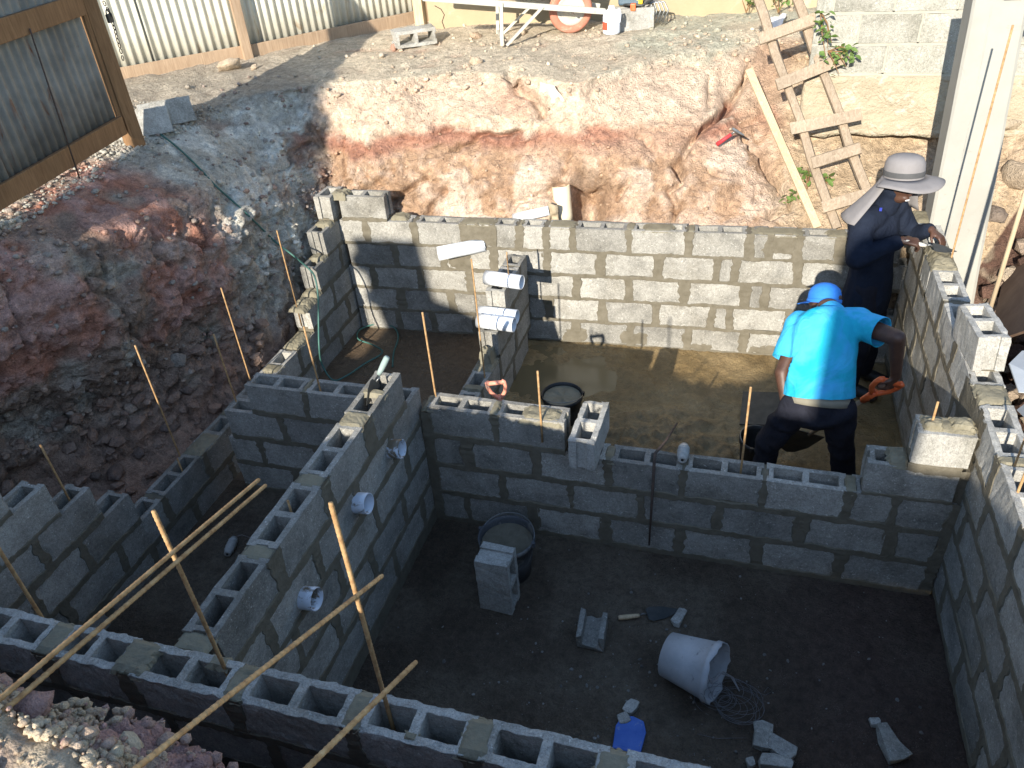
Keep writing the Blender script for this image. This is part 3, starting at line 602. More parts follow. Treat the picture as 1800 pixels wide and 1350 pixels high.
for a, b, zz_, h in ((1.4, 1.5, LL[2], .02), (1.62, 1.74, LL[3] - .22, .03), (1.84, 1.95, LL[3], .02), (2.05, 2.16, LL[4], .02), (1.2, 1.48, LL[1], .02), (.86, .98, LL[1], .01), (-.16, .1, LL[1], .012), (.3, .4, LL[1], .01)): wl.patch(a, b, zz_, h)
wl.patch(1.47, 1.62, LL[2], .03, -.01, .15)
# ------------------------------------------------------------------ middle wall, part left and right of the near partition
LM = [.23, .46, .69, .92, 1.15]
wm = Wall('middle_wall', 'waist-high grey block wall crossing the pit between the two workers and the dark front chamber', (0, 0), (1, 0), (0, 1))
wm.course(LM[0], [(-2.67, -2.25), (-2.2, -1.8), (-1.76, -1.4), (-1.17, -.99), (-.975, -.575), (-.52, -.12), (-.07, .33), (.37, .77), (.82, 1.22), (1.27, 1.69)], 0.)
wm.course(LM[1], [(-2.67, -2.45), (-2.42, -2.02), (-1.98, -1.58), (-1.55, -1.38), (-1.15, -.75), (-.72, -.31), (-.295, .105), (.13, .54), (.58, .98), (1.04, 1.44), (1.49, 1.69)], LM[0])
wm.course(LM[2], [(-2.63, -2.23), (-2.2, -1.8), (-1.77, -1.38), (-1.15, -.97), (-.91, -.53), (-.49, -.09), (-.06, .34), (.357, .777), (.79, 1.2), (1.235, 1.44), (1.455, 1.73)], LM[1])
wm.course(LM[3], [(-2.41, -2.0), (-1.98, -1.58), (-1.55, -1.39)], LM[2]); wm.course(LM[3], [(-1.16, -.755), (-.735, -.325)], LM[2], meshes=None)
wm.course(LM[3] - .02, [(1.27, 1.7)], LM[2]); wm.block(1.46, 1.72, LM[4] - .02, [HB]); wm.slab(1.46, 1.7, LM[3] - .03, LM[4] - .2)
wm.strip((1.45, LM[3] - .015), (1.72, LM[3] - .03), .02, .008)
wm.slab(-1.24, -1.15, .0, .86); wm.strip((-1.19, .0), (-1.175, .88), .03, .012); wm.slab(1.69, 1.75, 0, .9, .02, .12); wm.strip((1.70, 0.), (1.735, .7), .03, .012)
wm.patch(-1.2, -1.12, .9, .012); wm.patch(-.78, -.72, .92, .012); wm.patch(-.6, -.33, .9, .03, -.012, .15); wm.patch(1.47, 1.73, LM[4] - .024, .022, .012, .15, res=.01); wm.patch(1.48, 1.58, LM[4] - .015, .03, .02, .1, res=.01); wm.patch(1.6, 1.72, LM[4] - .015, .034, .03, .13, res=.01); wm.patch(1.36, 1.47, .9, .03); wm.patch(1.19, 1.26, .68, .02); wm.patch(-.11, -.04, .68, .012); wm.patch(-2.01, -1.97, .92, .01)
# ------------------------------------------------------------------ near partition with pipe stubs
LP = [.305, .54, .775, 1.01, 1.245]
wp = Wall('partition_wall', 'block partition with three pipe stubs running towards the camera in the shade', (-1.22, 0), (0, 1), (-1, 0))
wp.course(LP[0], bond(-2.0, .1, off=.1), .0); wp.course(LP[1], bond(-2.0, .1, off=.32), LP[0]); wp.course(LP[2], bond(-2.0, .1, off=.02), LP[1])
wp.course(LP[3], [(-2.0, -1.71), (-1.67, -1.27), (-1.23, -.83), (-.79, -.39), (-.35, .06)], LP[2])
wp.course(LP[4], [(-1.945, -1.545), (-1.485, -1.085), (-1.02, -.62), (-.53, -.13)], LP[3], headw=.006, shells=True)
for a, b, h in ((-1.57, -1.46, .004), (-1.11, -.99, .006), (-.645, -.50, .012), (-.55, -.49, .02), (-.36, -.3, .012)): wp.patch(a, b, LP[4] - (.005 if h < .02 else .03), h)
wp.patch(-2.03, -1.93, LP[4] - .01, .006)
# ------------------------------------------------------------------ rear partition, racked down to the front
wq = Wall('partition_wall', 'stepped rear block partition with white pipes lying across its steps', (-1.17, 0), (0, 1), (-1, 0))
LQ = [.17, .39, .605, .83]
wq.course(LQ[0], bond(.18, 2.2, off=.2), -.03); wq.course(LQ[1], [(.5, .9), (.94, 1.34), (1.37, 1.77), (1.8, 2.2)], LQ[0]); wq.course(LQ[2], [(1.36, 1.76), (1.8, 2.2)], LQ[1]); wq.course(LQ[3], [(1.6, 2.0), (2.03, 2.22)], LQ[2])
wq.patch(1.14, 1.36, LQ[1], .02); wq.patch(.9, .98, LQ[1], .012); wq.patch(1.22, 1.38, LQ[1] + .02, .09, .02, .13)
# ------------------------------------------------------------------ right wall
LR = [.28, .51, .74, .97, 1.2, 1.40]
wr = Wall('right_wall', 'right side block wall, sunlit along its ragged top beside the concrete column', (1.745, 0), (-.03, 1), (1, .03))
for i in range(4): wr.course(LR[i], bond(-2.2, 2.42, off=(.08 if i % 2 else .3) + .03 * i), LR[i - 1] if i else 0.05)
wr.course(LR[4], [(-1.98, -1.58), (-1.54, -1.14), (-1.1, -.7), (-.66, -.26), (-.21, .2), (.36, .76), (.81, 1.21), (1.25, 1.65)], LR[3], meshes=NBLK); wr.course(LR[4], [(1.69, 1.93), (1.97, 2.37)], LR[3], meshes=NBLK)
sb = wr.block(.47, .87, LR[5] + .0, NBLK, jit=0); sb.rotation_euler = (-.05, .06, wr.ang + .06)
wr.slab(.5, .85, LR[4] - .003, LR[5] - BH + .01, .02, .13)
for a, b, h in ((1.63, 1.99, .03), (.2, .38, .012), (-.27, -.2, .008), (.77, .83, .02)): wr.patch(a, b, LR[4], h)
wr.patch(2.36, 2.6, LR[4] - .01, .02); wr.patch(1.66, 1.95, LR[4] + .015, .03, .0, .14); wr.smear(.0, .5, .8, 1.2, -.001)
# ------------------------------------------------------------------ front wall, near the camera
LF = [.12, .35, .58, .81, 1.04, 1.27]
wf = Wall('front_wall', 'nearest block wall crossing the bottom of the picture with open hollow cores', (0, -2.185), (1, 0), (0, 1))
for i in range(5): wf.course(LF[i], bond(-2.95, 1.9, off=(.1 if i % 2 else .32)), LF[i - 1] if i else -.02, shells=i > 2)
wf.course(LF[5], [(-2.72, -2.3), (-2.26, -1.86), (-1.8, -1.48), (-1.425, -1.025), (-.975, -.555), (-.515, -.125), (-.075, .325), (.375, .775), (.82, 1.22), (1.26, 1.66)], LF[4], meshes=FBLK, shells=True)
for k, (a, b) in enumerate(((-1.88, -1.77), (-1.52, -1.37), (-1.05, -.95), (-.58, -.49), (-.16, -.05), (.28, .4), (.76, .84), (-2.32, -2.24))): wf.patch(a, b, LF[5] - .004, .008 if k != 1 else .016, res=.01)
wf.patch(-1.17, -1.08, LF[5] - .002, .006, .1, .16); wf.patch(-.35, -.29, LF[5] - .002, .006, .0, .05)
for w_ in (wb, wl, wm, wp, wq, wr, wf): w_.done()
# ================================================================== site around the pit
from mathutils.bvhtree import BVHTree
BVH = BVHTree.FromPolygons([tuple(p) for p in BQ], BF)
def hit(u, v, off=0.):
    d = Vector(ray(u, v)).normalized(); h = BVH.ray_cast(Vector(CAM), d)
    if h[0] is None: return Vector(atz(u, v, 2.0))
    return h[0] + h[1] * (off if h[1].dot(d) < 0 else -off)
def gz(x, y):
    h = BVH.ray_cast(Vector((x, y, 6)), Vector((0, 0, -1))); return h[0].z if h[0] else 2.0
def plane(u, v, p0, n):
    d = ray(u, v); t = np.dot(np.array(p0) - CAM, n) / np.dot(d, n); return CAM + d * t
# ------------------------------------------------------------------ concrete column
M['form'] = (lambda t: t.fin(t.mix(t.ramp(t.noise(5, 5, .65, .6), [(.62, G(0.)), (.75, G(1.))]), t.ramp(t.noise(2.2, 4, .6), [(.3, G(.32, .31, .27)), (.7, G(.385, .375, .33))]), G(.25, .23, .19)), .85, t.bump(t.noise(35, 4, .6), .25, .006), .3))(NT('formed concrete'))
ct = thing('concrete_column', 'tall pale concrete column standing behind the right wall', 'column', (2.03, 2.45, .3))
mb = MB(); z1 = aty(1745, -6, 2.36)[2]
V = []; E0 = aty(1643, 350, 2.34); E1 = aty(1708, 17, 2.34); E2 = aty(1729, 440, 2.34); E3 = aty(1797, 67, 2.34)
hw, hd = .122, .13
prof = [(-hw, -hd + .012), (-hw + .012, -hd), (-.04, -hd), (-.036, -hd + .002), (-.03, -hd), (hw - .012, -hd), (hw, -hd + .012), (hw, hd), (-hw, hd)]
nz = 14
for k in range(nz):
    zz_ = .3 + (z1 - .3) * k / (nz - 1)
    for a, b in prof: xl = E0[0] + (E1[0] - E0[0]) * (zz_ - E0[2]) / (E1[2] - E0[2]); xr = E2[0] + (E3[0] - E2[0]) * (zz_ - E2[2]) / (E3[2] - E2[2]); u = (a + .122) / .244; V.append((xl + (xr - xl) * u + random.uniform(-.0015, .0015), 2.47 + b + random.uniform(-.0015, .0015), zz_ + (random.uniform(-.02, .02) if k == nz - 1 else 0)))
n = len(prof); F = [(k * n + j, k * n + (j + 1) % n, (k + 1) * n + (j + 1) % n, (k + 1) * n + j) for k in range(nz - 1) for j in range(n)] + [tuple((nz - 1) * n + j for j in range(n))]
mb.add(V, F); mb.build('shaft', M['form'], ct)
mb = MB(); mb.beam((1.86, 2.31, z1 + .012), (2.2, 2.31, z1 + .02), .05, .02, jit=.003); mb.build('form_batten', M['wood'], ct)
# ------------------------------------------------------------------ boundary block wall on a rough footing
M['wallblock'] = mat_block('pale wall block', G(.42, .405, .345), G(.35, .34, .285), G(.47, .455, .39), .06)
bw = Wall('boundary_wall', 'pale block boundary wall on an undercut yellow footing behind the ladder', (0, 3.3), (1, .0), (0, 1)); M_b = M['mortar']
zb = 1.955
for i in range(5):
    z_ = zb + .215 * (i + 1)
    for a, b in bond(.86, 2.75, .412, off=.12 + .2 * (i % 2)):
        o = bw.block(a, b, z_, None, jit=.3); o.data = o.data.copy() if False else o.data
    bw.slab(.86, 2.75, z_ - .216, z_ - .192, .002); 
    for (a, b), (c, d) in zip(bond(.86, 2.75, .412, off=.12 + .2 * (i % 2))[:-1], bond(.86, 2.75, .412, off=.12 + .2 * (i % 2))[1:]): bw.slab(b - .002, c + .002, z_ - .2, z_, .002)
for o in bw.e.children:
    if o.type == 'MESH': o.material_slots[0].link = 'OBJECT'; o.material_slots[0].material = M['wallblock']
M['palemortar'] = mat_noise('pale mortar', G(.33, .31, .25), G(.4, .38, .31), 10, .9, (60., .4, .004)); bw.done('palemortar')
def rough_slab(name, x0, x1, y0, y1, z0, z1, mat, parent, amp=.03, res=.035, seed=1.):
    nx, nzz = int((x1 - x0) / res), int((z1 - z0) / res); P = np.array([[x0 + (x1 - x0) * i / nx, y0, z0 + (z1 - z0) * j / nzz] for i in range(nx + 1) for j in range(nzz + 1)])
    P[:, 1] += amp * fbm(P, 4, 4, seed) + .01 * fbm(P, 22, 3, seed + 1); low = P[:, 2] < z0 + .01; P[low, 2] += .05 * fbm(P[low], 5, 3, seed + 2)
    F = [(i * (nzz + 1) + j, (i + 1) * (nzz + 1) + j, (i + 1) * (nzz + 1) + j + 1, i * (nzz + 1) + j + 1) for i in range(nx) for j in range(nzz)]
    V = P.tolist(); nb = len(V)
    V += [(p[0], y1, p[2]) for p in P]; tot = nb
    bot = [i * (nzz + 1) for i in range(nx + 1)]; tp = [i * (nzz + 1) + nzz for i in range(nx + 1)]
    for e in (bot, tp):
        for a, b in zip(e[:-1], e[1:]): F.append((a, b, b + nb, a + nb) if e is tp else (b, a, a + nb, b + nb))
    for e in (list(range(nzz + 1)), [nx * (nzz + 1) + j for j in range(nzz + 1)]):
        for a, b in zip(e[:-1], e[1:]): F.append((a, b, b + nb, a + nb))
    V = np.array(V) - np.array(parent.location)
    return obj(name, V, F, mat, parent, True)
M['footing'] = mat_noise('yellow footing', (.36, .30, .21), (.45, .385, .275), 5, .95, (30., .9, .03), extra=((.5, .45, .36), 7, .55))
rough_slab('footing', .84, 2.75, 3.255, 3.6, 1.52, 1.958, M['footing'], bw.e, .045, .025, 71.)
# ------------------------------------------------------------------ house wall behind the wheelbarrow
M['plaster'] = mat_noise('ochre plaster', (.34, .27, .165), (.42, .34, .22), 1.6, .9, (18., .25, .01), extra=((.5, .4, .28), 4, .6))
hw_ = thing('house_wall', 'ochre plastered house wall with a crack behind the wheelbarrow', 'wall', (-.8, 5.2, 2.0))
mb = MB(); mb.beam((-2.86, 4.9, 3.4), (1.6, 5.55, 3.4), .2, 2.9); mb.build('wall_face', M['plaster'], hw_)
mb = MB(); mb.beam((-2.93, 4.8, 1.9), (-2.93, 4.8, 4.8), .1, .1, up=(0, 1, 0)); mb.build('corner_post', M['woodpale'], hw_)
mb = MB(); pts = [aty(u, v, 4.82) for u, v in ((764, 10), (775, 16), (781, 26), (777, 38), (782, 52))]
pts = [plane(u, v, (-2.86, 4.795, 2.), np.array([-.1455, 1, 0])) for u, v in ((764, 10), (775, 16), (781, 26), (777, 38), (782, 52))]; mb.tube(pts, .004, 4); mb.build('crack', M['iron'], hw_)
# ------------------------------------------------------------------ corrugated fence and gate
def mat_zinc(name, a, b, rust):
    t = NT(name); mp = t.n('ShaderNodeMapping'); mp.inputs['Scale'].default_value = (5, 5, 1.2); t.l(t.co, mp.inputs[0])
    n = t.noise(1.6, 5, .7, .7, co=mp.outputs[0]); c = t.ramp(t.noise(6, 4, .6), [(.3, a), (.7, b)]); c = t.mix(t.ramp(n, [(.60, G(0.)), (.7, G(1.))]), c, rust)
    return t.fin(c, .55, t.bump(t.noise(50, 3), .08, .003), .4, .25)
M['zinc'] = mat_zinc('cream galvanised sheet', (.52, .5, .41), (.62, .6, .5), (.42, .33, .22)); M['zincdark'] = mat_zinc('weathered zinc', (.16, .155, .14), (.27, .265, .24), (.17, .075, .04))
M['fenceboard'] = mat_wood('fence board', (.30, .2, .125), (.43, .31, .205))
def sheet(name, p, q, z0, z1, mat, parent, amp=.012, pitch=.076, off=0.):
    p = np.array(p); q = np.array(q); L = np.linalg.norm(q - p); d = (q - p) / L; nn = np.array([-d[1], d[0]]); n = int(L / pitch * 8); V = []; F = []
    for i in range(n + 1):
        s_ = L * i / n; o_ = amp * math.sin(2 * math.pi * s_ / pitch) + off; c = p + d * s_ + nn * o_
        for z_ in np.linspace(z0, z1, 6): V.append((c[0], c[1], z_ + (.006 * math.sin(s_ * 9) if z_ == z0 else 0)))
    for i in range(n):
        for j in range(5): F.append((i * 6 + j, (i + 1) * 6 + j, (i + 1) * 6 + j + 1, i * 6 + j + 1))
    V = np.array(V) - np.array(parent.location); o = obj(name, V, F, mat, parent, True); so = o.modifiers.new('solid', 'SOLIDIFY'); so.thickness = .002; return o
ft = thing('corrugated_fence', 'sunlit cream corrugated sheet fence on brown rails along the back left', 'fence', (-4.3, 3.7, 2.0))
A_ = np.array([-5.9, 2.02]); B_ = np.array([-4.29, 3.65]); C_ = np.array([-3.03, 5.25]); Dm = np.array([-4.9, 3.04])
for (p, q, o_) in ((A_, Dm, .0), (Dm - .02, B_, .012), (B_, (B_ + C_) / 2, .0), ((B_ + C_) / 2 - .03, C_, .012)): sheet('sheet', p, q, 2.06, 4.1, M['zinc'], ft, off=o_ + .03)
for p, q in ((A_, B_), (B_, C_)):
    d = (q - p) / np.linalg.norm(q - p); nn = np.array([d[1], -d[0]]) * .015
    for zr in (2.10, 3.7):
        mb = MB(); mb.beam((*(p + nn), zr), (*(q + nn), zr), .04, .13, jit=.006); mb.build('rail', M['fenceboard'], ft, bevel=.004)
for p in (B_, C_ + np.array([-.02, -.02]), A_):
    mb = MB(); mb.beam((p[0] + .03, p[1] - .05, 1.85), (p[0] + .03, p[1] - .05, 4.1), .09, .06, up=(.7, -.7, 0), jit=.006); mb.build('post', M['fenceboard'], ft, bevel=.004)
gt = thing('gate', 'shaded corrugated gate with brown timber frame at the upper left corner', 'gate', (-3.85, .6, 2.05))
g0 = np.array([-3.93, 1.36]); g1 = np.array([-3.58, -1.1]); gd = (g1 - g0) / np.linalg.norm(g1 - g0); gn = np.array([-gd[1], gd[0]]); gn = gn if gn[0] > 0 else -gn
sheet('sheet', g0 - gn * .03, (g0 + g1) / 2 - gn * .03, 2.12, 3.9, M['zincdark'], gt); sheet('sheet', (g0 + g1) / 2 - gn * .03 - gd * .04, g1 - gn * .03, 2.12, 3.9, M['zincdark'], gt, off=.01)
for zr in (2.12, 2.93, 3.75):
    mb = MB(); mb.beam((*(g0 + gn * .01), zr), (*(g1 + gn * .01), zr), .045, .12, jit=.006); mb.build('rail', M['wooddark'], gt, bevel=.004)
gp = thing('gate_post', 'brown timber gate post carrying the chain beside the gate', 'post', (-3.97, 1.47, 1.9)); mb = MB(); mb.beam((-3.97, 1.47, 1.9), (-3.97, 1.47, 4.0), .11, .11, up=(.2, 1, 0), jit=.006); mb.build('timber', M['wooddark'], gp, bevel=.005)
mb = MB(); mb.beam((-3.96, 1.39, 2.06), (-3.93, 1.40, 3.95), .05, .03, up=(1, 0, 0), jit=.004); mb.build('cover_strip', M['wooddark'], gp, bevel=.003)
# padlock and chain hang on the post
pl = thing('padlock', 'dark padlock hanging on the gate post', 'padlock', atx(193, 32, -3.89)); c = np.array(pl.location)
mb = MB(); mb.box(c, (.022, .052, .058)); mb.build('body', M['dark'], pl, bevel=.006)
mb = MB(); mb.tube([c + np.array([0, .018 * math.cos(a), .028 + .03 * math.sin(a) + (.0)]) for a in np.linspace(0, math.pi, 9)], .005, 6); mb.build('shackle', M['steel'], pl, True)
ch = thing('chain', 'rusty chain looped down the gate post', 'chain', c + np.array([0, 0, -.3]))
pp = [atx(u, v, -3.885) for u, v in ((181, 0), (186, 12), (193, 22), (197, 38), (202, 52), (206, 68), (211, 84), (214, 96), (217, 108))]; L_ = 0
for i in range(len(pp) - 1):
    a, b = Vector(pp[i]), Vector(pp[i + 1]); n = max(1, int((b - a).length / .026))
    for k in range(n):
        m_ = a.lerp(b, (k + .5) / n); t = (b - a).normalized(); sd = t.cross(Vector((1, 0, 0))).normalized() if (i + k) % 2 else t.cross(Vector((0, 1, 0))).normalized()
        mb = MB(); mb.tube([m_ + t * .017 * math.cos(g) + sd * .010 * math.sin(g) for g in np.linspace(0, 2 * math.pi, 11)], .0032, 5, caps=False); mb.build('link', M['iron'], ch, True)
# ------------------------------------------------------------------ wheelbarrow
W = np.array([-1.27, 4.47, 2.06]); ex = np.array([.93, .37, 0]); ex /= np.linalg.norm(ex); sx = np.array([ex[1], -ex[0], 0]); uz = np.array([0, 0, 1.])
def L3(a, b, c): return W + ex * a + sx * b + uz * c
W[2] = gz(W[0], W[1]) - .005
wbw = thing('wheelbarrow', 'old wheelbarrow with faded red wheel standing by the ochre wall', 'wheelbarrow', W)
M['redwheel'] = mat_noise('faded red tyre', (.38, .14, .09), (.46, .22, .15), 8, .85, (40., .3, .004), extra=((.42, .33, .24), 6, .56)); M['dusty'] = mat_noise('dusty grey paint', (.42, .41, .35), (.52, .5, .43), 8, .8, (40., .2, .004), extra=((.45, .37, .26), 9, .6))
rot = Matrix((Vector(ex), Vector(uz), Vector(sx))).transposed().to_4x4(); rot.translation = Vector(L3(0, 0, .205))
mb = MB(); mb.lathe([(.13, .028), (.15, .04), (.185, .04), (.2, .025), (.206, 0), (.2, -.025), (.185, -.04), (.15, -.04), (.13, -.028), (.13, .028)], 36, rot); tw = mb.build('wheel', M['redwheel'], wbw, True)
mb = MB(); mb.lathe([(.0, .022), (.05, .03), (.06, .02), (.11, .012), (.132, .03), (.132, -.03), (.11, -.012), (.06, -.02), (0, -.022)], 30, rot); subpart(mb.build('rim', M['dusty'], None, True), tw)
mb = MB(); mb.tube([L3(0, -.16, .205), L3(0, .16, .205)], .012, 8); subpart(mb.build('axle', M['iron'], None), tw)
for sd in (1, -1):
    mb = MB(); mb.beam(L3(.30, .13 * sd, .185), L3(-1.35, .28 * sd, .47), .035, .05); mb.build('handle_beam', M['dusty'], wbw, bevel=.003)
    mb = MB(); mb.beam(L3(-.66, .24 * sd, .36), L3(-.68, .25 * sd, .0), .03, .012, up=(0, 1, 0)); mb.build('leg', M['dusty'], wbw)
    mb = MB(); mb.beam(L3(-.28, .2 * sd, .29), L3(-.64, .25 * sd, .0), .022, .022); mb.build('brace', M['dusty'], wbw)
mb = MB(); mb.beam(L3(-.68, -.25, .04), L3(-.68, .25, .04), .02, .012); mb.build('foot_bar', M['dusty'], wbw)
tray = [(-.95, .62), (-.2, .62), (.05, .62)]
V = [L3(a, b, c_) for c_, k in ((.40, .7), (.66, 1.)) for a, b in ((-.85 * k - .05, -.24 * k), (.02 + .12 * k, -.24 * k), (.02 + .12 * k, .24 * k), (-.85 * k - .05, .24 * k))]
F = [(3, 2, 1, 0), (0, 1, 5, 4), (1, 2, 6, 5), (2, 3, 7, 6), (3, 0, 4, 7)]; mb = MB(); mb.add(V, F); o = mb.build('tray', M['dark'], wbw); so = o.modifiers.new('s', 'SOLIDIFY'); so.thickness = .006
# ------------------------------------------------------------------ loose blocks on the rear ground
def loose(label, loc, rot, me=None, mat=None, name='concrete_block', group='loose concrete blocks'):
    o = put(name, me or BLK[0]); o.location = [float(c_) for c_ in loc]; o.rotation_euler = rot; tag(o, label, 'block', group); return o
p = hit(722, 80); loose('loose block lying on its side below the fence with its core showing', (p[0] - .02, p[1] + .1, p[2] + .078), (math.pi / 2, 0, .62), NBLK[0])
p = hit(1108, 54); bk = loose('concrete block standing beside the plastic jug with a tool on it', (p[0] + .0, p[1] + .08, p[2] - .005), (0, 0, .25), NBLK[2]); btop = (p[0], p[1] + .08, p[2] + .19)
p = hit(262, 236); loose('block leaning beside the gate post, nearer of the two', (p[0] - .02, p[1], p[2] - .02), (math.radians(-20), 0, math.radians(38)), NBLK[1])
p = hit(303, 218); loose('block leaning beside the gate post, farther of the two', (p[0] - .02, p[1], p[2] - .02), (math.radians(-22), 0, math.radians(44)), NBLK[3])
# jug
p = hit(1075, 59); M['jug'] = mat_noise('milky plastic', (.62, .68, .78), (.72, .77, .85), 8, .35, (40., .08, .003)); M['redlabel'] = mat_noise('red label', (.6, .07, .04), (.7, .1, .05), 8, .5, None)
jt = thing('plastic_jug', 'milky white plastic jug with red label next to the block', 'jug', p); Mx = Matrix.Translation(p)
mb = MB(); mb.lathe([(0.001, 0), (.07, 0), (.08, .015), (.08, .15), (.065, .19), (.03, .215), (.025, .24), (.001, .24)], 20, Mx @ Matrix.Scale(.9, 4, (0, 1, 0))); mb.build('bottle', M['jug'], jt, True)
mb = MB(); mb.tube([p + Vector((.05, -.02, .2)), p + Vector((.075, -.02, .21)), p + Vector((.085, -.02, .17)), p + Vector((.08, -.02, .1))], .01, 8); mb.build('grip', M['jug'], jt, True)
mb = MB(); mb.lathe([(.0815, .04), (.0815, .11)], 20, Mx @ Matrix.Scale(.9, 4, (0, 1, 0))); lab = [mb.f[i] for i in range(9, 14)]; used = sorted({i for q in lab for i in q}); mb.v = [mb.v[i] for i in used]; mb.f = [tuple(used.index(i) for i in q) for q in lab]; o = mb.build('label', M['redlabel'], jt, True)
# power tool on the block
pt = thing('power_tool', 'cut-off saw with yellow and orange parts resting on the block by the jug', 'saw', btop); b = Vector(btop)
M['yellow'] = mat_noise('yellow plastic', (.7, .45, .02), (.8, .55, .05), 8, .4, None); M['bluegrey'] = mat_noise('blue-grey casing', (.05, .09, .12), (.09, .13, .16), 8, .5, None)
mb = MB(); mb.box(b + Vector((-.02, .05, .07)), (.2, .14, .12), jit=.012); mb.build('engine_housing', M['bluegrey'], pt, bevel=.02, seg=3)
mb = MB(); mb.box(b + Vector((.07, .0, .08)), (.06, .05, .12), jit=.006); mb.build('yellow_cover', M['yellow'], pt, bevel=.012, seg=3)
mb = MB(); mb.box(b + Vector((.02, -.06, .01)), (.05, .05, .06), jit=.004); mb.build('orange_switch', M['orange'], pt, bevel=.008)
for k in range(5):
    mb = MB(); a = b + Vector((.16, .02 + .01 * k, -.15)); mb.tube([a + Vector((.03 * k, 0, 0)), a + Vector((.035 * k + .03, .01, .1)), a + Vector((.03 * k + .01, .03, .17)), a + Vector((.03 * k - .12, .03, .19))], .009, 6); mb.build('frame_bar', M['steel'], pt, True)
mb = MB(); mb.tube([b + Vector((-.12, .02, .02)), b + Vector((-.02, -.05, .03)), b + Vector((.1, -.05, .02)), b + Vector((.19, 0, .06))], .012, 6); mb.build('handle', M['dark'], pt, True)
# ------------------------------------------------------------------ ladder, plank, hammer
pl0 = np.array([0, 2.62, 1.0]); pln = np.array([0, -1.55, 1.0]); LP_ = lambda u, v, off=0.: plane(u, v, pl0 + np.array([0, -.03 * off, .035 * off]), pln)
lt = thing('ladder', 'rough timber site ladder leaning against the rear bank', 'ladder', LP_(1475, 390))
for q in ([(1322, -30), (1347, 67), (1387, 150), (1413, 217), (1433, 283), (1470, 402)], [(1390, -30), (1427, 53), (1457, 133), (1483, 213), (1507, 283), (1537, 372)]):
    a, e = LP_(*q[0]), LP_(*q[-1]); mb = MB(); n_ = 7
    pts = [a + (e - a) * i / n_ + np.array([.008 * math.sin(i * 2.1), 0, .004 * math.cos(i * 1.7)]) for i in range(n_ + 1)]; mb.tube(pts, [.036 + .003 * math.sin(i * 1.3) for i in range(n_ + 1)], 7); mb.build('rail', M['wood'], lt)
for (u0, v0, u1, v1) in ((1334, 68, 1442, 30), (1365, 150, 1482, 103), (1390, 227, 1514, 201), (1428, 286, 1512, 260), (1446, 365, 1535, 338), (1310, -10, 1420, -50)):
    mb = MB(); mb.beam(LP_(u0, v0, 1.5), LP_(u1, v1, 1.5), .085, .024, up=tuple(pln), jit=.006); mb.build('rung', M['wood'], lt, bevel=.003)
a = Vector(plane(1437, 400, (0, 2.6, 1.), np.array([0, -1.1, 1.]))); e = Vector(plane(1316, 122, (0, 2.6, 1.), np.array([0, -1.1, 1.])))
mb = MB(); mb.beam(a, e, .062, .022, up=(.1, -.6, .75)); o = mb.build('plank', M['woodpale'], None, bevel=.002); tag(own(o), 'narrow pale plank leaning on the bank left of the ladder', 'plank')
h0 = hit(1256, 262, .05); h1 = Vector(plane(1294, 230, h0 + Vector((0, -.015, 0)), np.array([0., 1., -.15]))); M['red'] = mat_noise('red rubber', (.38, .03, .04), (.5, .06, .06), 8, .5, None)
ht = thing('hammer', 'red-handled hammer stuck in the earth bank', 'hammer', h0); t_ = (h1 - h0).normalized()
mb = MB(); mb.tube([h0, h0 + (h1 - h0) * .3, h0 + (h1 - h0) * .75], [.018, .016, .014], 8); mb.build('grip', M['red'], ht, True)
mb = MB(); mb.tube([h0 + (h1 - h0) * .7, h1], .008, 6); mb.build('shaft', M['steel'], ht, True)
hs = Vector(plane(1308, 238, h0 + Vector((0, -.005, 0)), np.array([0., 1., -.15]))); mb = MB(); mb.tube([h1 + (h1 - hs) * .5, h1, hs], [.013, .014, .005], 6); mb.build('head', M['steel'], ht)
# ------------------------------------------------------------------ drain pipes and scraps behind the back wall
def pipe(label, a, b, r, mat, group='plastic pipes', ring=True, parent=None, name='drain_pipe', jag=0.):
    a = Vector(a); b = Vector(b); t = (b - a).normalized(); s_ = t.cross(Vector((0, 0, 1)) if abs(t.z) < .9 else Vector((1, 0, 0))).normalized(); u_ = t.cross(s_); V = []; F = []; n = 24
    L = (b - a).length
    for ring_r, tt in ((r, 0), (r, .33 * L), (r, .66 * L), (r, L), (r - .005, L), (r - .005, .02)):
        for k in range(n):
            g = 2 * math.pi * k / n; j = random.uniform(-jag, jag) if tt == L and jag else 0
            V.append(a + t * (tt + j) + (s_ * math.cos(g) + u_ * math.sin(g)) * ring_r)
    for i in range(5):
        for k in range(n): F.append((i * n + k, i * n + (k + 1) % n, (i + 1) * n + (k + 1) % n, (i + 1) * n + k))
    for k in range(n): F.append((k, 5 * n + k, 5 * n + (k + 1) % n, (k + 1) % n))
    if parent is not None:
        V = [v - Vector(parent.location) for v in V]; return obj(name, V, F, M[mat], parent, True)
    o = own(obj(name, V, F, M[mat], None, True)); tag(o, label, 'pipe', group)
    if ring:
        for fr in ring if isinstance(ring, (list, tuple)) else (.68,):
            mb = MB(); c_ = a + t * L * fr; m_ = Matrix((s_, u_, t)).transposed().to_4x4(); m_.translation = c_; mb.lathe([(r + .0006, -.0022), (r + .0006, .0022)], 24, m_)
            q = mb.build('printed_band', M['plasma'], None, True); q.parent = o; q.matrix_parent_inverse = Matrix.Translation(o.location).inverted()
    return o
pa = aty(993, 396, 2.63); pb = aty(984, 330, 2.66); pipe('cream drain pipe standing in the hollow of the rear bank', (pa[0], 2.63, .9), (pb[0], 2.70, pb[2]), .074, 'pvcream', ring=False)
pipe('white pipe piece lying behind the back wall beside the cream pipe', aty(903, 384, 2.46), aty(966, 370, 2.50), .04, 'pvc', ring=False)
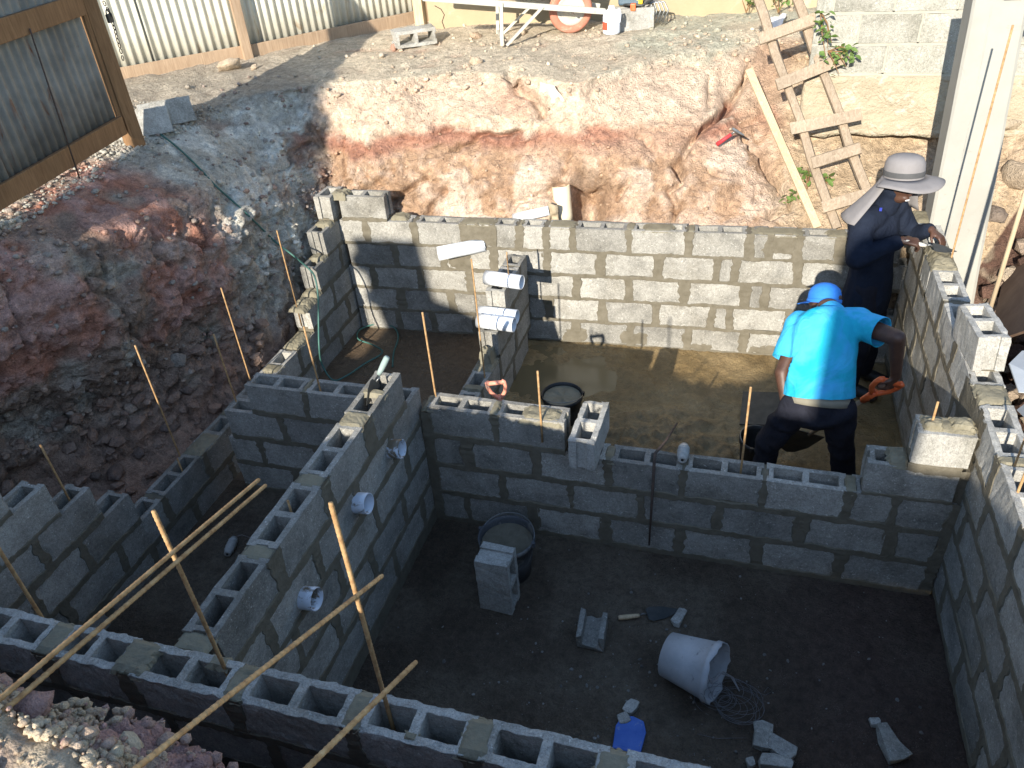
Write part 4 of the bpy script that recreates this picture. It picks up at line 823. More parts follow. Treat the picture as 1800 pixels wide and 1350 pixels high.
pa = Vector(aty(842, 432, 2.26)); pb = Vector(aty(770, 446, 2.08)); o = pipe('white pipe stub sticking out of the back wall with a ragged end', pb, pa + (pa - pb) * .12, .058, 'pvc', jag=.008, ring=False)
# white pipes on the steps of the rear partition
pipe('white pipe lying on the top step of the rear partition', (-1.345, 1.70, LQ[3] + .056), (-1.045, 1.66, LQ[3] + .056), .055, 'pvc', ring=(.62,))
pipe('white pipe on the lower partition step, farther of the pair', (-1.37, 1.545, LQ[2] + .056), (-1.06, 1.53, LQ[2] + .056), .055, 'pvc', ring=(.5, .7))
pipe('white pipe on the lower partition step, nearer of the pair', (-1.34, 1.43, LQ[2] + .056), (-1.05, 1.41, LQ[2] + .056), .055, 'pvc', ring=(.38, .64))
# stubs cast into the near partition
for k, (u, v) in enumerate(((711, 790), (653, 886), (562, 1054))):
    c_ = atx(u, v, -1.135); pipe('', (-1.26, c_[1], c_[2] - .012), (-1.15, c_[1], c_[2]), .055, 'pvcdirty', parent=wp.e, name='pipe_stub')
# crumpled bag, cream scrap, white scrap
def crumple(name, label, cat, pts, mat, n=9, amp=.02):
    a, b, c_, d = [Vector(p) for p in pts]; V = []
    for i in range(n):
        for j in range(n):
            u, v = i / (n - 1), j / (n - 1); p = a.lerp(b, u).lerp(d.lerp(c_, u), v); nn = (b - a).cross(d - a).normalized()
            V.append(p + nn * amp * float(vnoise(np.array([[p.x * 19, p.y * 19, p.z * 19]]))[0]) * 1.5)
    F = [(i * n + j, (i + 1) * n + j, (i + 1) * n + j + 1, i * n + j + 1) for i in range(n - 1) for j in range(n - 1)]
    o = own(obj(name, V, F, mat, None, True)); s_ = o.modifiers.new('s', 'SOLIDIFY'); s_.thickness = .004; tag(o, label, cat); return o
M['paperbag'] = mat_noise('crumpled brown bag', (.28, .22, .14), (.45, .38, .27), 12, .9, (30., .5, .01)); M['creamsheet'] = mat_noise('cream plastic', (.62, .52, .36), (.7, .6, .44), 5, .6, None); M['whitesheet'] = mat_noise('white sack', G(.68), G(.76), 10, .8, (40., .3, .004))
crumple('crumpled_bag', 'crumpled brown bag against the cream drain pipe', 'bag', [aty(964, 356, 2.50), aty(980, 360, 2.53), aty(984, 394, 2.47), aty(962, 394, 2.47)], M['paperbag'], amp=.035)
crumple('plastic_scrap', 'bent cream plastic scrap on the crest of the rear bank', 'plastic', [hit(950, 152, .05), hit(978, 147, .06), hit(992, 182, .03), hit(950, 193, .02)], M['creamsheet'], amp=.015)
crumple('sack', 'white sack scrap behind the upper ladder rung', 'sack', [hit(1350, 40, .04), hit(1383, 35, .05), hit(1372, 55, .03), hit(1352, 56, .03)], M['whitesheet'], amp=.02)
# stones that stand out
def rock(label, u, v, s, mat_cols=((.58, .46, .33),), seed=1, grp='single rocks'):
    p = hit(u, v); v_, f_ = stone_geo(p + Vector((0, 0, s * .3)), s, seed); 
    bm = bmesh.new(); [bm.verts.new(q) for q in v_]; bm.verts.ensure_lookup_table(); [bm.faces.new([bm.verts[i] for i in q]) for q in f_]; bmesh.ops.subdivide_edges(bm, edges=bm.edges[:], cuts=2, use_grid_fill=True)
    co = np.array([q.co[:] for q in bm.verts]); nn = fbm(co, 1.6 / s, 4, seed); cen = np.array(p)
    for q, k in zip(bm.verts, nn): q.co = Vector(cen) + (q.co - Vector(cen)) * (1 + .22 * k)
    me = bpy.data.meshes.new('rock'); bm.to_mesh(me); bm.free(); me.polygons.foreach_set('use_smooth', [True] * len(me.polygons)); me.materials.append(M['gravel']); a = me.color_attributes.new('Col', 'FLOAT_COLOR', 'POINT'); a.data.foreach_set('color', list((*mat_cols[0], 1)) * len(me.vertices))
    o = own(put('rock', me)); tag(o, label, 'rock', grp); return o
rock('big cream rock at the foot of the corrugated fence', 405, 122, .14, seed=3)
rock('small rock right of the big cream rock under the fence', 447, 122, .06, seed=4)
rock('rock half buried at the crest near the loose fence block', 838, 112, .07, seed=5)
rock('pinkish rock beside the loose fence block', 692, 88, .06, ((.5, .3, .22),), seed=6)
rock('pale flat stone on the rear ground left of the loose block', 672, 100, .05, ((.66, .56, .44),), seed=7)
rock('lumpy stone below the wheelbarrow leg', 838, 68, .08, ((.5, .37, .26),), seed=8)
rock('stone pile piece under the wheelbarrow braces', 918, 60, .06, ((.55, .43, .31),), seed=10)
for k, (u, v, s, t) in enumerate(((310, 640, .11, 'long pale stone stuck in the undercut of the left bank'), (250, 640, .05, 'small bright stone in the undercut of the left bank'), (205, 835, .10, 'large clod at the foot of the left bank'), (245, 800, .08, 'square clod beside the racked left wall'), (300, 755, .07, 'angular clod below the thin rebar'), (170, 840, .06, 'flat clod next to the large clod'), (330, 690, .06, 'clod resting high under the left undercut'))):
    rock(t, u, v, s, (((.34, .29, .24), (.42, .36, .3), (.22, .16, .13), (.22, .16, .13), (.22, .16, .13), (.2, .15, .12), (.22, .16, .13))[k],), 20 + k)
rock('cream boulder on the slope right of the column', 1775, 230, .16, ((.52, .43, .31),), 31); rock('brown boulder low on the slope right of the column', 1785, 320, .17, ((.45, .36, .26),), 32); rock('dark boulder right of the column foot', 1752, 385, .10, ((.25, .2, .16),), 33)
# stake, boards and sheets right of the wall
o = MB().tube([(1.975, 1.27, .75), (1.975, 1.27, 2.75)], .0135, 8).build('wooden_stake', M['woodpale'], None, True); tag(own(o), 'pale wooden stake standing outside the right wall', 'stake')
M['ply'] = mat_noise('dirty plywood', (.16, .1, .07), (.24, .16, .11), 6, .85, (30., .3, .004)); M['greysheet'] = mat_noise('grey roofing sheet', (.42, .46, .5), (.52, .56, .6), 5, .5, None, .4, .2)
def board(name, label, cat, pts, mat, th=.018):
    pts = [Vector(p) for p in pts]; nn = (pts[1] - pts[0]).cross(pts[-1] - pts[0]).normalized() * th; n = len(pts)
    o = own(obj(name, pts + [p - nn for p in pts], [tuple(range(n)), tuple(range(2 * n - 1, n - 1, -1))] + [(i, i + n, (i + 1) % n + n, (i + 1) % n) for i in range(n)], mat)); tag(o, label, cat); return o
board('plywood_board', 'dark plywood board leaning on the slope right of the column', 'board', [atx(1742, 605, 2.12), atx(1772, 472, 2.42), atx(1860, 440, 2.5), atx(1850, 570, 2.2)], M['ply'])
board('roofing_sheet', 'grey metal sheet showing at the right edge beside the topmost block', 'sheet', [atx(1773, 640, 2.02), atx(1795, 618, 2.12), atx(1900, 600, 2.5), atx(1900, 700, 2.3), atx(1790, 690, 2.03)], M['greysheet'], .006)
board('roofing_sheet', 'lower grey metal sheet sliver at the right edge', 'sheet', [atx(1788, 722, 2.02), atx(1830, 690, 2.12), atx(1900, 720, 2.3), atx(1860, 790, 2.06)], M['greysheet'], .006)
# ------------------------------------------------------------------ weeds
M['leaf'] = (lambda t: t.fin(t.ramp(rnd(t) if False else t.noise(25, 2), [(.3, (.07, .13, .03)), (.7, (.15, .22, .06))]), .55, None, .3))(NT('weed leaf'))
def plant(label, base, spots, leaf=.05, seed=0):
    rg_ = random.Random(seed); t = thing('weed', label, 'plant', base); b = Vector(base); stems = MB(); lv = MB()
    for sp in spots:
        e = Vector(sp); mid = b.lerp(e, .5) + Vector((rg_.uniform(-.02, .02), -.03, .04)); stems.tube([b, mid, e], [.005, .004, .002], 5)
        for k in range(9):
            f = rg_.uniform(.35, 1.05); c_ = b.lerp(mid, f * 2) if f < .5 else mid.lerp(e, f * 2 - 1); c_ = c_ + Vector((rg_.gauss(0, .025), rg_.gauss(-.01, .02), rg_.gauss(0, .025)))
            q = Euler((rg_.uniform(-.9, .9), rg_.uniform(-.9, .9), rg_.uniform(0, 6.3))).to_matrix(); s_ = leaf * rg_.uniform(.6, 1.2)
            P = [Vector((0, -.5, 0)), Vector((.32, -.05, .1)), Vector((.22, .3, .08)), Vector((0, .55, -.06)), Vector((-.22, .3, .08)), Vector((-.32, -.05, .1)), Vector((0, .05, 0))]
            lv.add([c_ + q @ (p * s_) for p in P], [(0, 1, 6), (1, 2, 6), (2, 3, 6), (3, 4, 6), (4, 5, 6), (5, 0, 6)])
    stems.build('stem', M['wooddark'], t); o = lv.build('leaves', M['leaf'], t, True)
H = lambda u, v, o=.04: hit(u, v, o)
yb = lambda u, v, Y=3.2: Vector(aty(u, v, Y))
plant('green vine hanging beside the ladder top against the boundary wall', yb(1442, 20, 3.25), [yb(1448, 60), yb(1455, 85), yb(1462, 75), yb(1452, 105)], .055, 1)
plant('lower green vine with broad leaves between ladder and wall footing', yb(1455, 90, 3.22), [yb(1490, 92), yb(1500, 108), yb(1488, 118), yb(1475, 130), yb(1500, 90)], .055, 2)
plant('weed tuft left of the ladder top', H(1312, 30), [H(1300, 15, .1), H(1318, 12, .12), H(1325, 24, .1)], .06, 3); plant('weed tuft between the ladder rails at the top', H(1368, 30), [H(1350, 14, .12), H(1375, 8, .14), H(1390, 18, .1)], .06, 4)
plant('small weed behind the plank foot', H(1418, 335), [H(1412, 308, .06), H(1424, 318, .06), H(1420, 305, .08)], .06, 5); plant('tiny weed left of the plank foot', H(1392, 355), [H(1388, 346, .05), H(1398, 345, .05)], .05, 6); plant('weed seen through the lowest ladder bay', H(1450, 330), [H(1448, 312, .05), H(1456, 316, .05)], .055, 7)
# ================================================================== rebars
def zfor(x, y, v):
    lo_, hi_ = -.5, 3.4
    for _ in range(50):
        m_ = (lo_ + hi_) / 2
        if pix((x, y, m_))[1] > v: lo_ = m_
        else: hi_ = m_
    return lo_
def ribbed(pts, r=.0065, rib=True, n=7):
    mb = MB(); pts = [Vector([float(q) for q in p]) for p in pts]; out = []; rs = []
    for a, b in zip(pts[:-1], pts[1:]):
        L = (b - a).length; k = max(2, int(L / (.009 if rib else .1)))
        for i in range(k): out.append(a.lerp(b, i / k)); rs.append(r * (1.14 if (i % 2 and rib) else .95))
    out.append(pts[-1]); rs.append(r * .95); return mb.tube(out, rs, n)
def rebar(label, pts, r=.0065, rib=False, mat='rebar'):
    o = ribbed(pts, r, rib).build('rebar', M[mat], None, True); tag(own(o), label, 'rebar', 'rebars'); return o
def vre(label, ub, vb, zb, vt, r=.0065, rib=False, deep=.15, lean=(0, 0)):
    p = atz(ub, vb, zb); zt = zfor(p[0], p[1], vt); return rebar(label, [(p[0], p[1], zb - deep), (p[0] + lean[0], p[1] + lean[1], zt)], r, rib)
vre('upright rebar in the front wall crossed by the pair of long rebars', 403, 1192, 1.2, 898, .0075, True); vre('upright rebar in the front wall crossed by the single long rebar', 686, 1262, 1.2, 884, .0075, True); vre('upright rebar at the far left end of the front wall', 74, 1086, 1.2, 935, .0075, True)
zt = 1.86
for lab, (u0, v0), (u1, v1), za, zb_ in (('upper of the pair of long sunlit rebars at the lower left', (-40, 1262), (455, 843), 2.15, 1.84), ('lower of the pair of long sunlit rebars at the lower left', (-40, 1290), (467, 853), 2.13, 1.82), ('single long sunlit rebar rising from the gravel to the lower middle', (240, 1350), (672, 1012), 2.16, 1.84), ('short long-bent rebar sticking out of the gravel near the bottom middle', (520, 1370), (731, 1164), 2.14, 1.82)):
    a = atz(u0, v0, za); b = atz(u1, v1, zb_); d = (b - a) / np.linalg.norm(b - a); rebar(lab, [a - d * .12, b], .0070, True)
vre('rebar leaning from the left wall with sunlit tip', 318, 806, .36, 607, .006); vre('rebar behind the middle wall with sunlit upper half', 440, 668, .38, 506, .006); vre('thin rebar in the left end of the middle wall', 415, 706, .69, 588, .006)
vre('rebar in the racked left wall near the back corner', 523, 545, .60, 405, .006); vre('rebar in the sunlit core of the middle wall left part', 564, 690, .90, 574, .006); vre('rebar where the middle wall meets the near partition', 766, 697, .92, 549, .0065)
vre('tall thin rebar in the lowest step of the rear partition', 852, 662, .40, 455, .006); vre('short sunlit rebar in the wet mortar of the middle wall', 951, 741, .92, 652, .0065); vre('rebar in the middle wall left of the man in blue', 1303, 822, .66, 680, .0065)
vre('rebar stub in the mortar of the sunlit end block', 1637, 748, 1.13, 706, .0065); vre('dark rebar in the near end of the left wall', 127, 888, .80, 782, .006); vre('rebar stub in the low part of the left wall', 322, 832, .36, 806, .006, deep=.1)
vre('short rebar leaning in a core of the near partition', 512, 900, 1.2, 880, .006); vre('rebar behind the top pipe of the rear partition', 893, 470, 1.0, 443, .005)
vre('tall rebar in front of the concrete column', 1670, 462, 1.2, 44, .0065); vre('rebar at the right edge in the right wall', 1795, 850, 1.25, 795, .0065); vre('dark rebar in the right wall beside the tilted block', 1783, 820, 1.2, 745, .005)
a = atx(140, 314, -3.72); b = atx(52, 50, -3.80); o = MB().tube([a, b], .005, 6).build('iron_rod', M['iron'], None, True); tag(own(o), 'thin black rod leaning on the corrugated gate', 'rod')
a, b, c_ = aty(1190, 744, .42), aty(1151, 806, .0), aty(1141, 958, -.035); b[1] = -.012; o = MB().tube([a, (a + b) / 2 + np.array([0, 0, .004]), b + np.array([.0, .04, .018]), b + np.array([0, -.005, 0]), (b + c_) / 2, c_], [.006, .008, .009, .009, .008, .005], 8).build('pinch_bar', M['iron'], None, True); tag(own(o), 'bent rusty bar hooked over the middle wall', 'bar')
# ================================================================== loose block pieces in the pit
z_ = LM[2] + .004
lb = loose('loose block set crosswise on the middle wall, top end sunlit', (-.2, .09, z_), (0, 0, math.pi / 2 - .02), NBLK[1])
lb2 = loose('block standing on end on the dark chamber floor by the bucket', (-.505, -.575, .205), (0, -math.pi / 2, 0), NBLK[2])
lb2.rotation_euler = Matrix(((0, 0, 1), (0, 1, 0), (-1, 0, 0))).to_euler(); lb2.rotation_euler.z += -.03; lb2.location = (-.70, -.575, .205)
# broken U-shaped piece
def upiece():
    V = []; F = []; n = 9; prof = [(-.075, 0), (.075, 0), (.075, .1), (.047, .1), (.043, .035), (.02, .03), (-.02, .03), (-.043, .035), (-.047, .1), (-.075, .1)]
    for i in range(n):
        yv = -.095 + .19 * i / (n - 1)
        for a_, b_ in prof: V.append((a_ + random.uniform(-.002, .002), yv + (random.uniform(-.012, .012) if i in (0, n - 1) else 0), b_ + (random.uniform(-.008, .004) if b_ > .09 else 0)))
    m_ = len(prof)
    for i in range(n - 1):
        for j in range(m_): F.append((i * m_ + j, i * m_ + (j + 1) % m_, (i + 1) * m_ + (j + 1) % m_, (i + 1) * m_ + j))
    F += [tuple(range(m_ - 1, -1, -1)), tuple((n - 1) * m_ + j for j in range(m_))]; return V, F
v_, f_ = upiece(); o = obj('broken_block', v_, f_, M['block']); p = atz(1040, 1122, 0); o.location = (p[0], p[1] + .02, .003); o.rotation_euler = (.0, 0, .06); tag(o, 'broken U-shaped half block on the dark floor left of the trowel', 'block')
def chunk(label, u, v, size, rz, seed, z=0., wedge=0.):
    rg_ = random.Random(seed); p = atz(u, v, z); mb = MB(); sx_, sy_, sz_ = size
    V = []
    for zz_ in (0, sz_):
        for a_, b_ in ((-.5, -.5), (.0, -.55), (.5, -.5), (.55, 0), (.5, .5), (0, .52), (-.5, .5), (-.52, 0)):
            k = 1 - wedge * (b_ + .5); V.append((a_ * sx_ * k + rg_.uniform(-.1, .1) * sx_, b_ * sy_ + rg_.uniform(-.1, .1) * sy_, zz_ * rg_.uniform(.75, 1.05)))
    mb.add(V, [(7, 6, 5, 4, 3, 2, 1, 0), (8, 9, 10, 11, 12, 13, 14, 15)] + [(i, (i + 1) % 8, (i + 1) % 8 + 8, i + 8) for i in range(8)])
    o = mb.build('block_chunk', M['blocknew'], None, bevel=.004); o.location = (p[0], p[1], z + .002); o.rotation_euler = (0, 0, rz); tag(o, label, 'block chunk', 'broken block chunks on the floor'); return o
chunk('squarish broken block chunk on the floor near the wire tangle', 1340, 1300, (.085, .12, .05), .05, 1); chunk('wedge-shaped chunk touching the squarish chunk', 1372, 1322, (.11, .07, .05), -.35, 2); chunk('rounded chunk at the bottom edge below the wedge chunk', 1362, 1346, (.13, .06, .05), .05, 3)
chunk('tiny chunk left of the bottom chunk', 1318, 1343, (.035, .04, .03), .4, 4); chunk('small rough chunk above the blue plastic piece', 1109, 1247, (.05, .075, .04), -.5, 5); chunk('white pebble-like chunk just above the blue plastic piece', 1096, 1267, (.055, .05, .03), .6, 6); chunk('lone wedge chunk near the right wall', 1563, 1308, (.11, .17, .05), .45, 7, wedge=.55); chunk('flat chunk beside the trowel tip', 1193, 1087, (.05, .11, .03), -.3, 8); chunk('small chunk just above the lone wedge chunk', 1536, 1272, (.045, .04, .03), .3, 9)
M['bluelid'] = mat_noise('blue plastic', (.04, .12, .45), (.08, .18, .55), 12, .45, (60., .2, .003), extra=((.3, .35, .45), 14, .6))
p = atz(1107, 1296, 0.); mb = MB(); ot = [(-.07, -.09), (.065, -.09), (.075, .03), (.055, .085), (0, .1), (-.055, .085), (-.075, .03)]; n = len(ot)
mb.add([(p[0] + a_, p[1] + b_, z_) for z_ in (.004, .03) for a_, b_ in ot] + [(p[0] + a_ * .8, p[1] + b_ * .8, .024) for a_, b_ in ot], [tuple(range(n - 1, -1, -1)), tuple(range(2 * n, 3 * n))] + [(i, (i + 1) % n, (i + 1) % n + n, i + n) for i in range(n)] + [(i + n, (i + 1) % n + n, (i + 1) % n + 2 * n, i + 2 * n) for i in range(n)])
o = mb.build('plastic_container', M['bluelid'], None, bevel=.006); tag(own(o), 'flattened blue plastic container on the floor behind the front wall', 'container')
# ================================================================== buckets
def bucket(label, base, rb, rt, h, mat, M4=None, fill=None, handle=None, cat='bucket', jag=0.):
    t = thing('bucket', label, cat, base); M4 = M4 or Matrix.Translation(Vector(base))
    mb = MB(); mb.lathe([(.001, 0), (rb, 0), (rb + (rt - rb) * .5, h * .5), (rt - .004, h - .035), (rt + .004, h - .033), (rt + .004, h), (rt - .003, h), (rt - .006, h - .03), (rb - .004, .006), (.001, .006)], 32, M4)
    if jag:
        n = 32
        for r_ in range(5, 8):
            for k in range(n):
                d_ = Vector(M4.col[2][:3]) * (jag * (.6 * math.sin(k * 1.1) + .5 * math.sin(k * 2.3 + 1))); mb.v[r_ * n + k] = tuple(Vector(mb.v[r_ * n + k]) + d_)
    mb.build('shell', M[mat], t, True)
    if fill:
        V = [(0, 0, fill[0])]; F = []; n = 26
        for i, fr in enumerate((.35, .7, 1.)):
            for k in range(n):
                g = 2 * math.pi * k / n; rr_ = (rb + (rt - rb) * fill[0] / h - .006) * fr; V.append((rr_ * math.cos(g), rr_ * math.sin(g), fill[0] + (random.uniform(-.008, .012) if fr < 1 else 0)))
        for k in range(n): F.append((0, 1 + k, 1 + (k + 1) % n))
        for i in range(2):
            for k in range(n): F.append((1 + i * n + k, 1 + (i + 1) * n + k, 1 + (i + 1) * n + (k + 1) % n, 1 + i * n + (k + 1) % n))
        mb = MB(); mb.add([M4 @ Vector(q) for q in V], F); mb.build('mortar_fill', M[fill[1]], t, True)
    if handle:
        ang, tilt, rad = handle; pts = []
        for g in np.linspace(0, math.pi, 22):
            q = Vector((rad * math.cos(g), rad * math.sin(g) * math.cos(tilt), rad * math.sin(g) * math.sin(tilt))); q.rotate(Euler((0, 0, ang))); pts.append(M4 @ (q + Vector((0, 0, h - .012))))
        mb = MB(); mb.tube(pts, .003, 6); mb.build('handle', M['steel'], t, True)
        for sg in (1, -1):
            mb = MB(); q = Vector((sg * (rt + .006), 0, h - .012)); q.rotate(Euler((0, 0, ang))); mb.box(M4 @ q, (.02, .02, .03))
            mb.build('handle_lug', M[mat], t)
    return t
p = atz(988, 692, .26); bucket('mud-caked black bucket full of mortar standing in the rear mud', (p[0], p[1], .0), .115, .148, .26, 'black', fill=(.235, 'mortarwet'), handle=(.3, 2.9, .15))
p = atz(891, 939, .30); bucket('black bucket of mortar with wire handle behind the standing block', (p[0], p[1] - .01, .0), .125, .165, .30, 'greyblack', fill=(.25, 'mortar'), handle=(-.15, .28, .165))
p = atz(1333, 770, .36); bucket('black bucket beside the left leg of the man in blue', (p[0] + .01, p[1] + .02, .0), .1, .125, .35, 'black', handle=(1.2, .2, .125))
M['greybucket'] = mat_noise('cement-coated bucket', (.36, .37, .38), (.48, .49, .5), 9, .85, (60., .4, .004), extra=((.22, .23, .24), 16, .6))
a = Vector(atz(1177, 1150, .13)); e = Vector(atz(1243, 1178, .145)); a.z = .125; e.z = .15; d = (e - a).normalized(); s_ = Vector((0, 0, 1)).cross(d).normalized(); u_ = d.cross(s_); M4 = Matrix((s_, u_, d)).transposed().to_4x4(); M4.translation = a - d * .01
bucket('cement-coated grey bucket tipped on its side on the dark floor', (a.x, a.y, 0), .115, .152, .27, 'greybucket', M4, jag=.010)
mb = MB(); b0 = M4 @ Vector((-.1, .11, .26)); b1 = Vector(atz(1285, 1190, .03)); b2 = Vector(atz(1300, 1215, .01)); mb.tube([b0, b0 + Vector((.03, -.03, -.03)), b0.lerp(b1, .5) + Vector((0, 0, .02)), b1, b2], .0035, 6); mb.tube([b0 + Vector((.0, .01, 0)), b0 + Vector((.035, -.02, -.04)), b0.lerp(b1, .55) + Vector((.01, .01, .02)), b1 + Vector((.01, 0, 0)), b2], .003, 6)
M['twine'] = mat_noise('grey twine', (.25, .24, .24), (.36, .35, .35), 30, .9, None); o = mb.build('rope', M['twine'], None, True); tag(own(o), 'grey rope handle trailing from the tipped bucket', 'rope')
# wire tangle
rg_ = random.Random(4); cen = atz(1272, 1240, 0); pts = []
for k in range(330):
    g = k * .30; rr_ = .085 + .04 * math.sin(k * .021) + .03 * math.sin(k * .31); pts.append((cen[0] + rr_ * math.cos(g) + .05 * math.sin(k * .017), cen[1] + .02 + rr_ * .8 * math.sin(g) + .04 * math.cos(k * .023), .006 + .012 * (1 + math.sin(k * .13))))
mb = MB(); mb.tube(pts, .0011, 4); 
for q in ([(1290, 1200), (1318, 1212), (1345, 1222), (1358, 1215), (1350, 1208), (1343, 1217)], [(1318, 1205), (1330, 1240), (1327, 1280)], [(1225, 1290), (1260, 1298), (1312, 1297)]): mb.tube([atz(u, v, .008) for u, v in q], .0012, 4)
M['wire'] = mat_noise('binding wire', G(.16, .16, .17), G(.24, .24, .25), 30, .6, None, .5, .5); o = mb.build('wire_tangle', M['wire'], None, True); tag(own(o), 'tangle of thin binding wire in front of the tipped bucket', 'wire')
# ================================================================== hand tools
def trowel(label, h0, h1, tip, nrm, hm, bw=.055, rr=.014):
    h0, h1, tip, nrm = Vector(h0), Vector(h1), Vector(tip), Vector(nrm).normalized(); t = thing('trowel', label, 'trowel', h0); d = (tip - h1).normalized(); sd = d.cross(nrm).normalized(); nrm = sd.cross(d)
    hd = (h1 - h0); mb = MB(); mb.tube([h0, h0 + hd * .08, h0 + hd * .4, h0 + hd * .8, h1], [rr * .8, rr, rr * 1.05, rr * .9, rr * .75], 10); mb.build('handle', M[hm], t, True)
    heel = h1 + d * .045; mb = MB(); mb.tube([h1, h1 + d * .02 + nrm * .012, heel], .005, 6); mb.build('tang', M['steel'], t, True)
    L = (tip - heel).length; ot = [(0, -bw * .75), (L * .12, -bw), (L * .45, -bw * .85), (L * .9, -bw * .18), (L, 0), (L * .9, bw * .18), (L * .45, bw * .85), (L * .12, bw), (0, bw * .75)]
    P = [heel + d * a_ + sd * b_ for a_, b_ in ot]; n = len(P); mb = MB(); mb.add(P + [p + nrm * .002 for p in P], [tuple(range(n - 1, -1, -1)), tuple(range(n, 2 * n))] + [(i, (i + 1) % n, (i + 1) % n + n, i + n) for i in range(n)]); mb.build('blade', M['dark'], t); return t
trowel('trowel with pale wooden handle lying on the dark floor', atz(1087, 1086, .02), atz(1124, 1082, .02), atz(1200, 1072, .008), (0, 0, 1), 'woodpale', .05)
M['greengrip'] = mat_noise('cement-smeared green grip', (.22, .30, .28), (.33, .4, .37), 14, .8, (60., .3, .003))
p0 = atz(681, 627, 1.40); p1 = atz(666, 658, 1.30); trowel('trowel stuck upright in a core of the near partition top', p0, p1, (p1[0] - .02, p1[1] - .16, 1.20), (1, 0, .2), 'greengrip', .05, .017)
def reel(label, c_, axis, L=.13, r=.034):
    t = thing('string_reel', label, 'string reel', c_); d = Vector(axis).normalized(); s_ = d.cross(Vector((0, 0, 1))).normalized(); u_ = d.cross(s_); M4 = Matrix((s_, u_, d)).transposed().to_4x4(); M4.translation = Vector(c_) - d * L / 2
    prof = [(.008, .0), (r * .7, 0), (r * .72, L * .1)]; n = 12
    for i in range(n): prof.append((r * (.85 + .12 * math.sin(i * 2.1) + .1 * math.sin(math.pi * i / n)), L * (.12 + .76 * i / n)))
    prof += [(r * .75, L * .92), (r * .7, L), (.008, L), (.008, 0)]; mb = MB(); mb.lathe(prof, 16, M4); mb.build('wound_string', M['twine2'], t, True)
    mb = MB(); mb.lathe([(.0075, -.002), (.0075, L + .002), (.001, L + .002)], 8, M4); mb.build('core', M['blackrubber'], t); return t
M['twine2'] = mat_noise('dirty string', (.34, .33, .3), (.46, .45, .42), 40, .95, (120., .8, .006))
p = atz(1201, 796, .725); reel('string reel lying on the middle wall joint', (p[0], p[1], .725), (.03, -1, -.0)); p = atz(406, 961, .03); reel('string reel on the floor of the dark left chamber', (p[0], p[1], .034), (.25, -1, 0), .14, .032)
o = MB().tube([atz(u, v, .012) for u, v in ((412, 944), (425, 940), (440, 945), (452, 952))], .0012, 4).build('string', M['twine'], None); tag(own(o), 'loose string end beside the reel in the left chamber', 'string')
# D-handled shovels
def shovel(label, grip, shaft_dir, L, plane_n, gm, blade=True, gs=1.):
    g = Vector(grip); d = Vector(shaft_dir).normalized(); n_ = Vector(plane_n); n_ = (n_ - d * n_.dot(d)).normalized(); s_ = d.cross(n_); t = thing('shovel', label, 'shovel', g)
    q = lambda a_, b_: g + s_ * a_ * gs + d * b_ * gs
    mb = MB(); mb.tube([q(-.052, .0), q(.052, .0)], .014 * gs, 10); mb.tube([q(0, .125), q(-.022, .105), q(-.045, .07), q(-.055, .03), q(-.054, -.004), q(-.04, -.012)], [.016 * gs] + [.0125 * gs] * 5, 9); mb.tube([q(0, .125), q(.022, .105), q(.045, .07), q(.055, .03), q(.054, -.004), q(.04, -.012)], [.016 * gs] + [.0125 * gs] * 5, 9); mb.tube([q(0, .105), q(0, .2)], [.018 * gs, .017 * gs], 10); mb.build('grip', M[gm], t, True)
    e = g + d * L; mb = MB(); mb.tube([q(0, .19), e], .0145, 10); mb.build('shaft', M['wood'], t, True)
    if blade:
        ot = [(-.1, 0), (-.105, .2), (-.05, .27), (0, .29), (.05, .27), (.105, .2), (.1, 0)]; P = []
        for k in (0, .003):
            P += [e + s_ * a_ + d * (b_ - .02) + n_ * (.02 * (1 - (a_ / .1) ** 2) + k) for a_, b_ in ot]
        mb = MB(); m_ = len(ot); mb.add(P, [tuple(range(m_ - 1, -1, -1)), tuple(range(m_, 2 * m_))] + [(i, (i + 1) % m_, (i + 1) % m_ + m_, i + m_) for i in range(m_)]); mb.build('blade', M['dark'], t)
    return t
g = aty(871, 673, .27); dv = Vector((-.72, .36, .10)) - Vector(g); shovel('shovel with faded orange grip standing behind the middle wall', g, (dv.x + .0, dv.y, dv.z), .72, (.1, -.9, .35), 'salmon')
SHG = Vector(aty(1566, 672, .64)); SHD = Vector((.93, 1.05, .06)) - SHG
shovel('shovel with bright orange grip held by the man in blue', SHG, SHD, .80, (.35, -.85, .3), 'orange', gs=1.25)
# dark mortar pan in the mud
c4 = [atz(1306, 688, .05), atz(1392, 690, .06), atz(1388, 748, .04), atz(1300, 745, .04)]; board('mortar_board', 'dark flat mortar board lying in the mud left of the man in blue', 'board', [tuple(q) for q in c4][::-1], M['dark'], .012)
# garden hose
hp = [hit(u, v, .012) for u, v in ((231, 211), (262, 226), (292, 246), (322, 270), (350, 298), (378, 328), (402, 350), (430, 376), (458, 402), (484, 424))]
hp += [Vector(atx(514, 448, -2.92)), Vector(atx(540, 470, -2.86)), Vector(atx(553, 486, -2.79)), Vector(atx(559, 520, -2.75)), Vector(atx(560, 570, -2.75)), Vector(atx(561, 610, -2.72)), Vector(atz(566, 640, .12)), Vector(atz(585, 668, .03))]
def smoothpts(p, n=6):
    out = []
    for i in range(len(p) - 1):
        p0, p1, p2, p3 = p[max(i - 1, 0)], p[i], p[i + 1], p[min(i + 2, len(p) - 1)]
        for k in range(n):
            t = k / n; out.append(.5 * ((2 * p1) + (p2 - p0) * t + (2 * p0 - 5 * p1 + 4 * p2 - p3) * t * t + (3 * p1 - p0 - 3 * p2 + p3) * t ** 3))
    return out + [p[-1]]
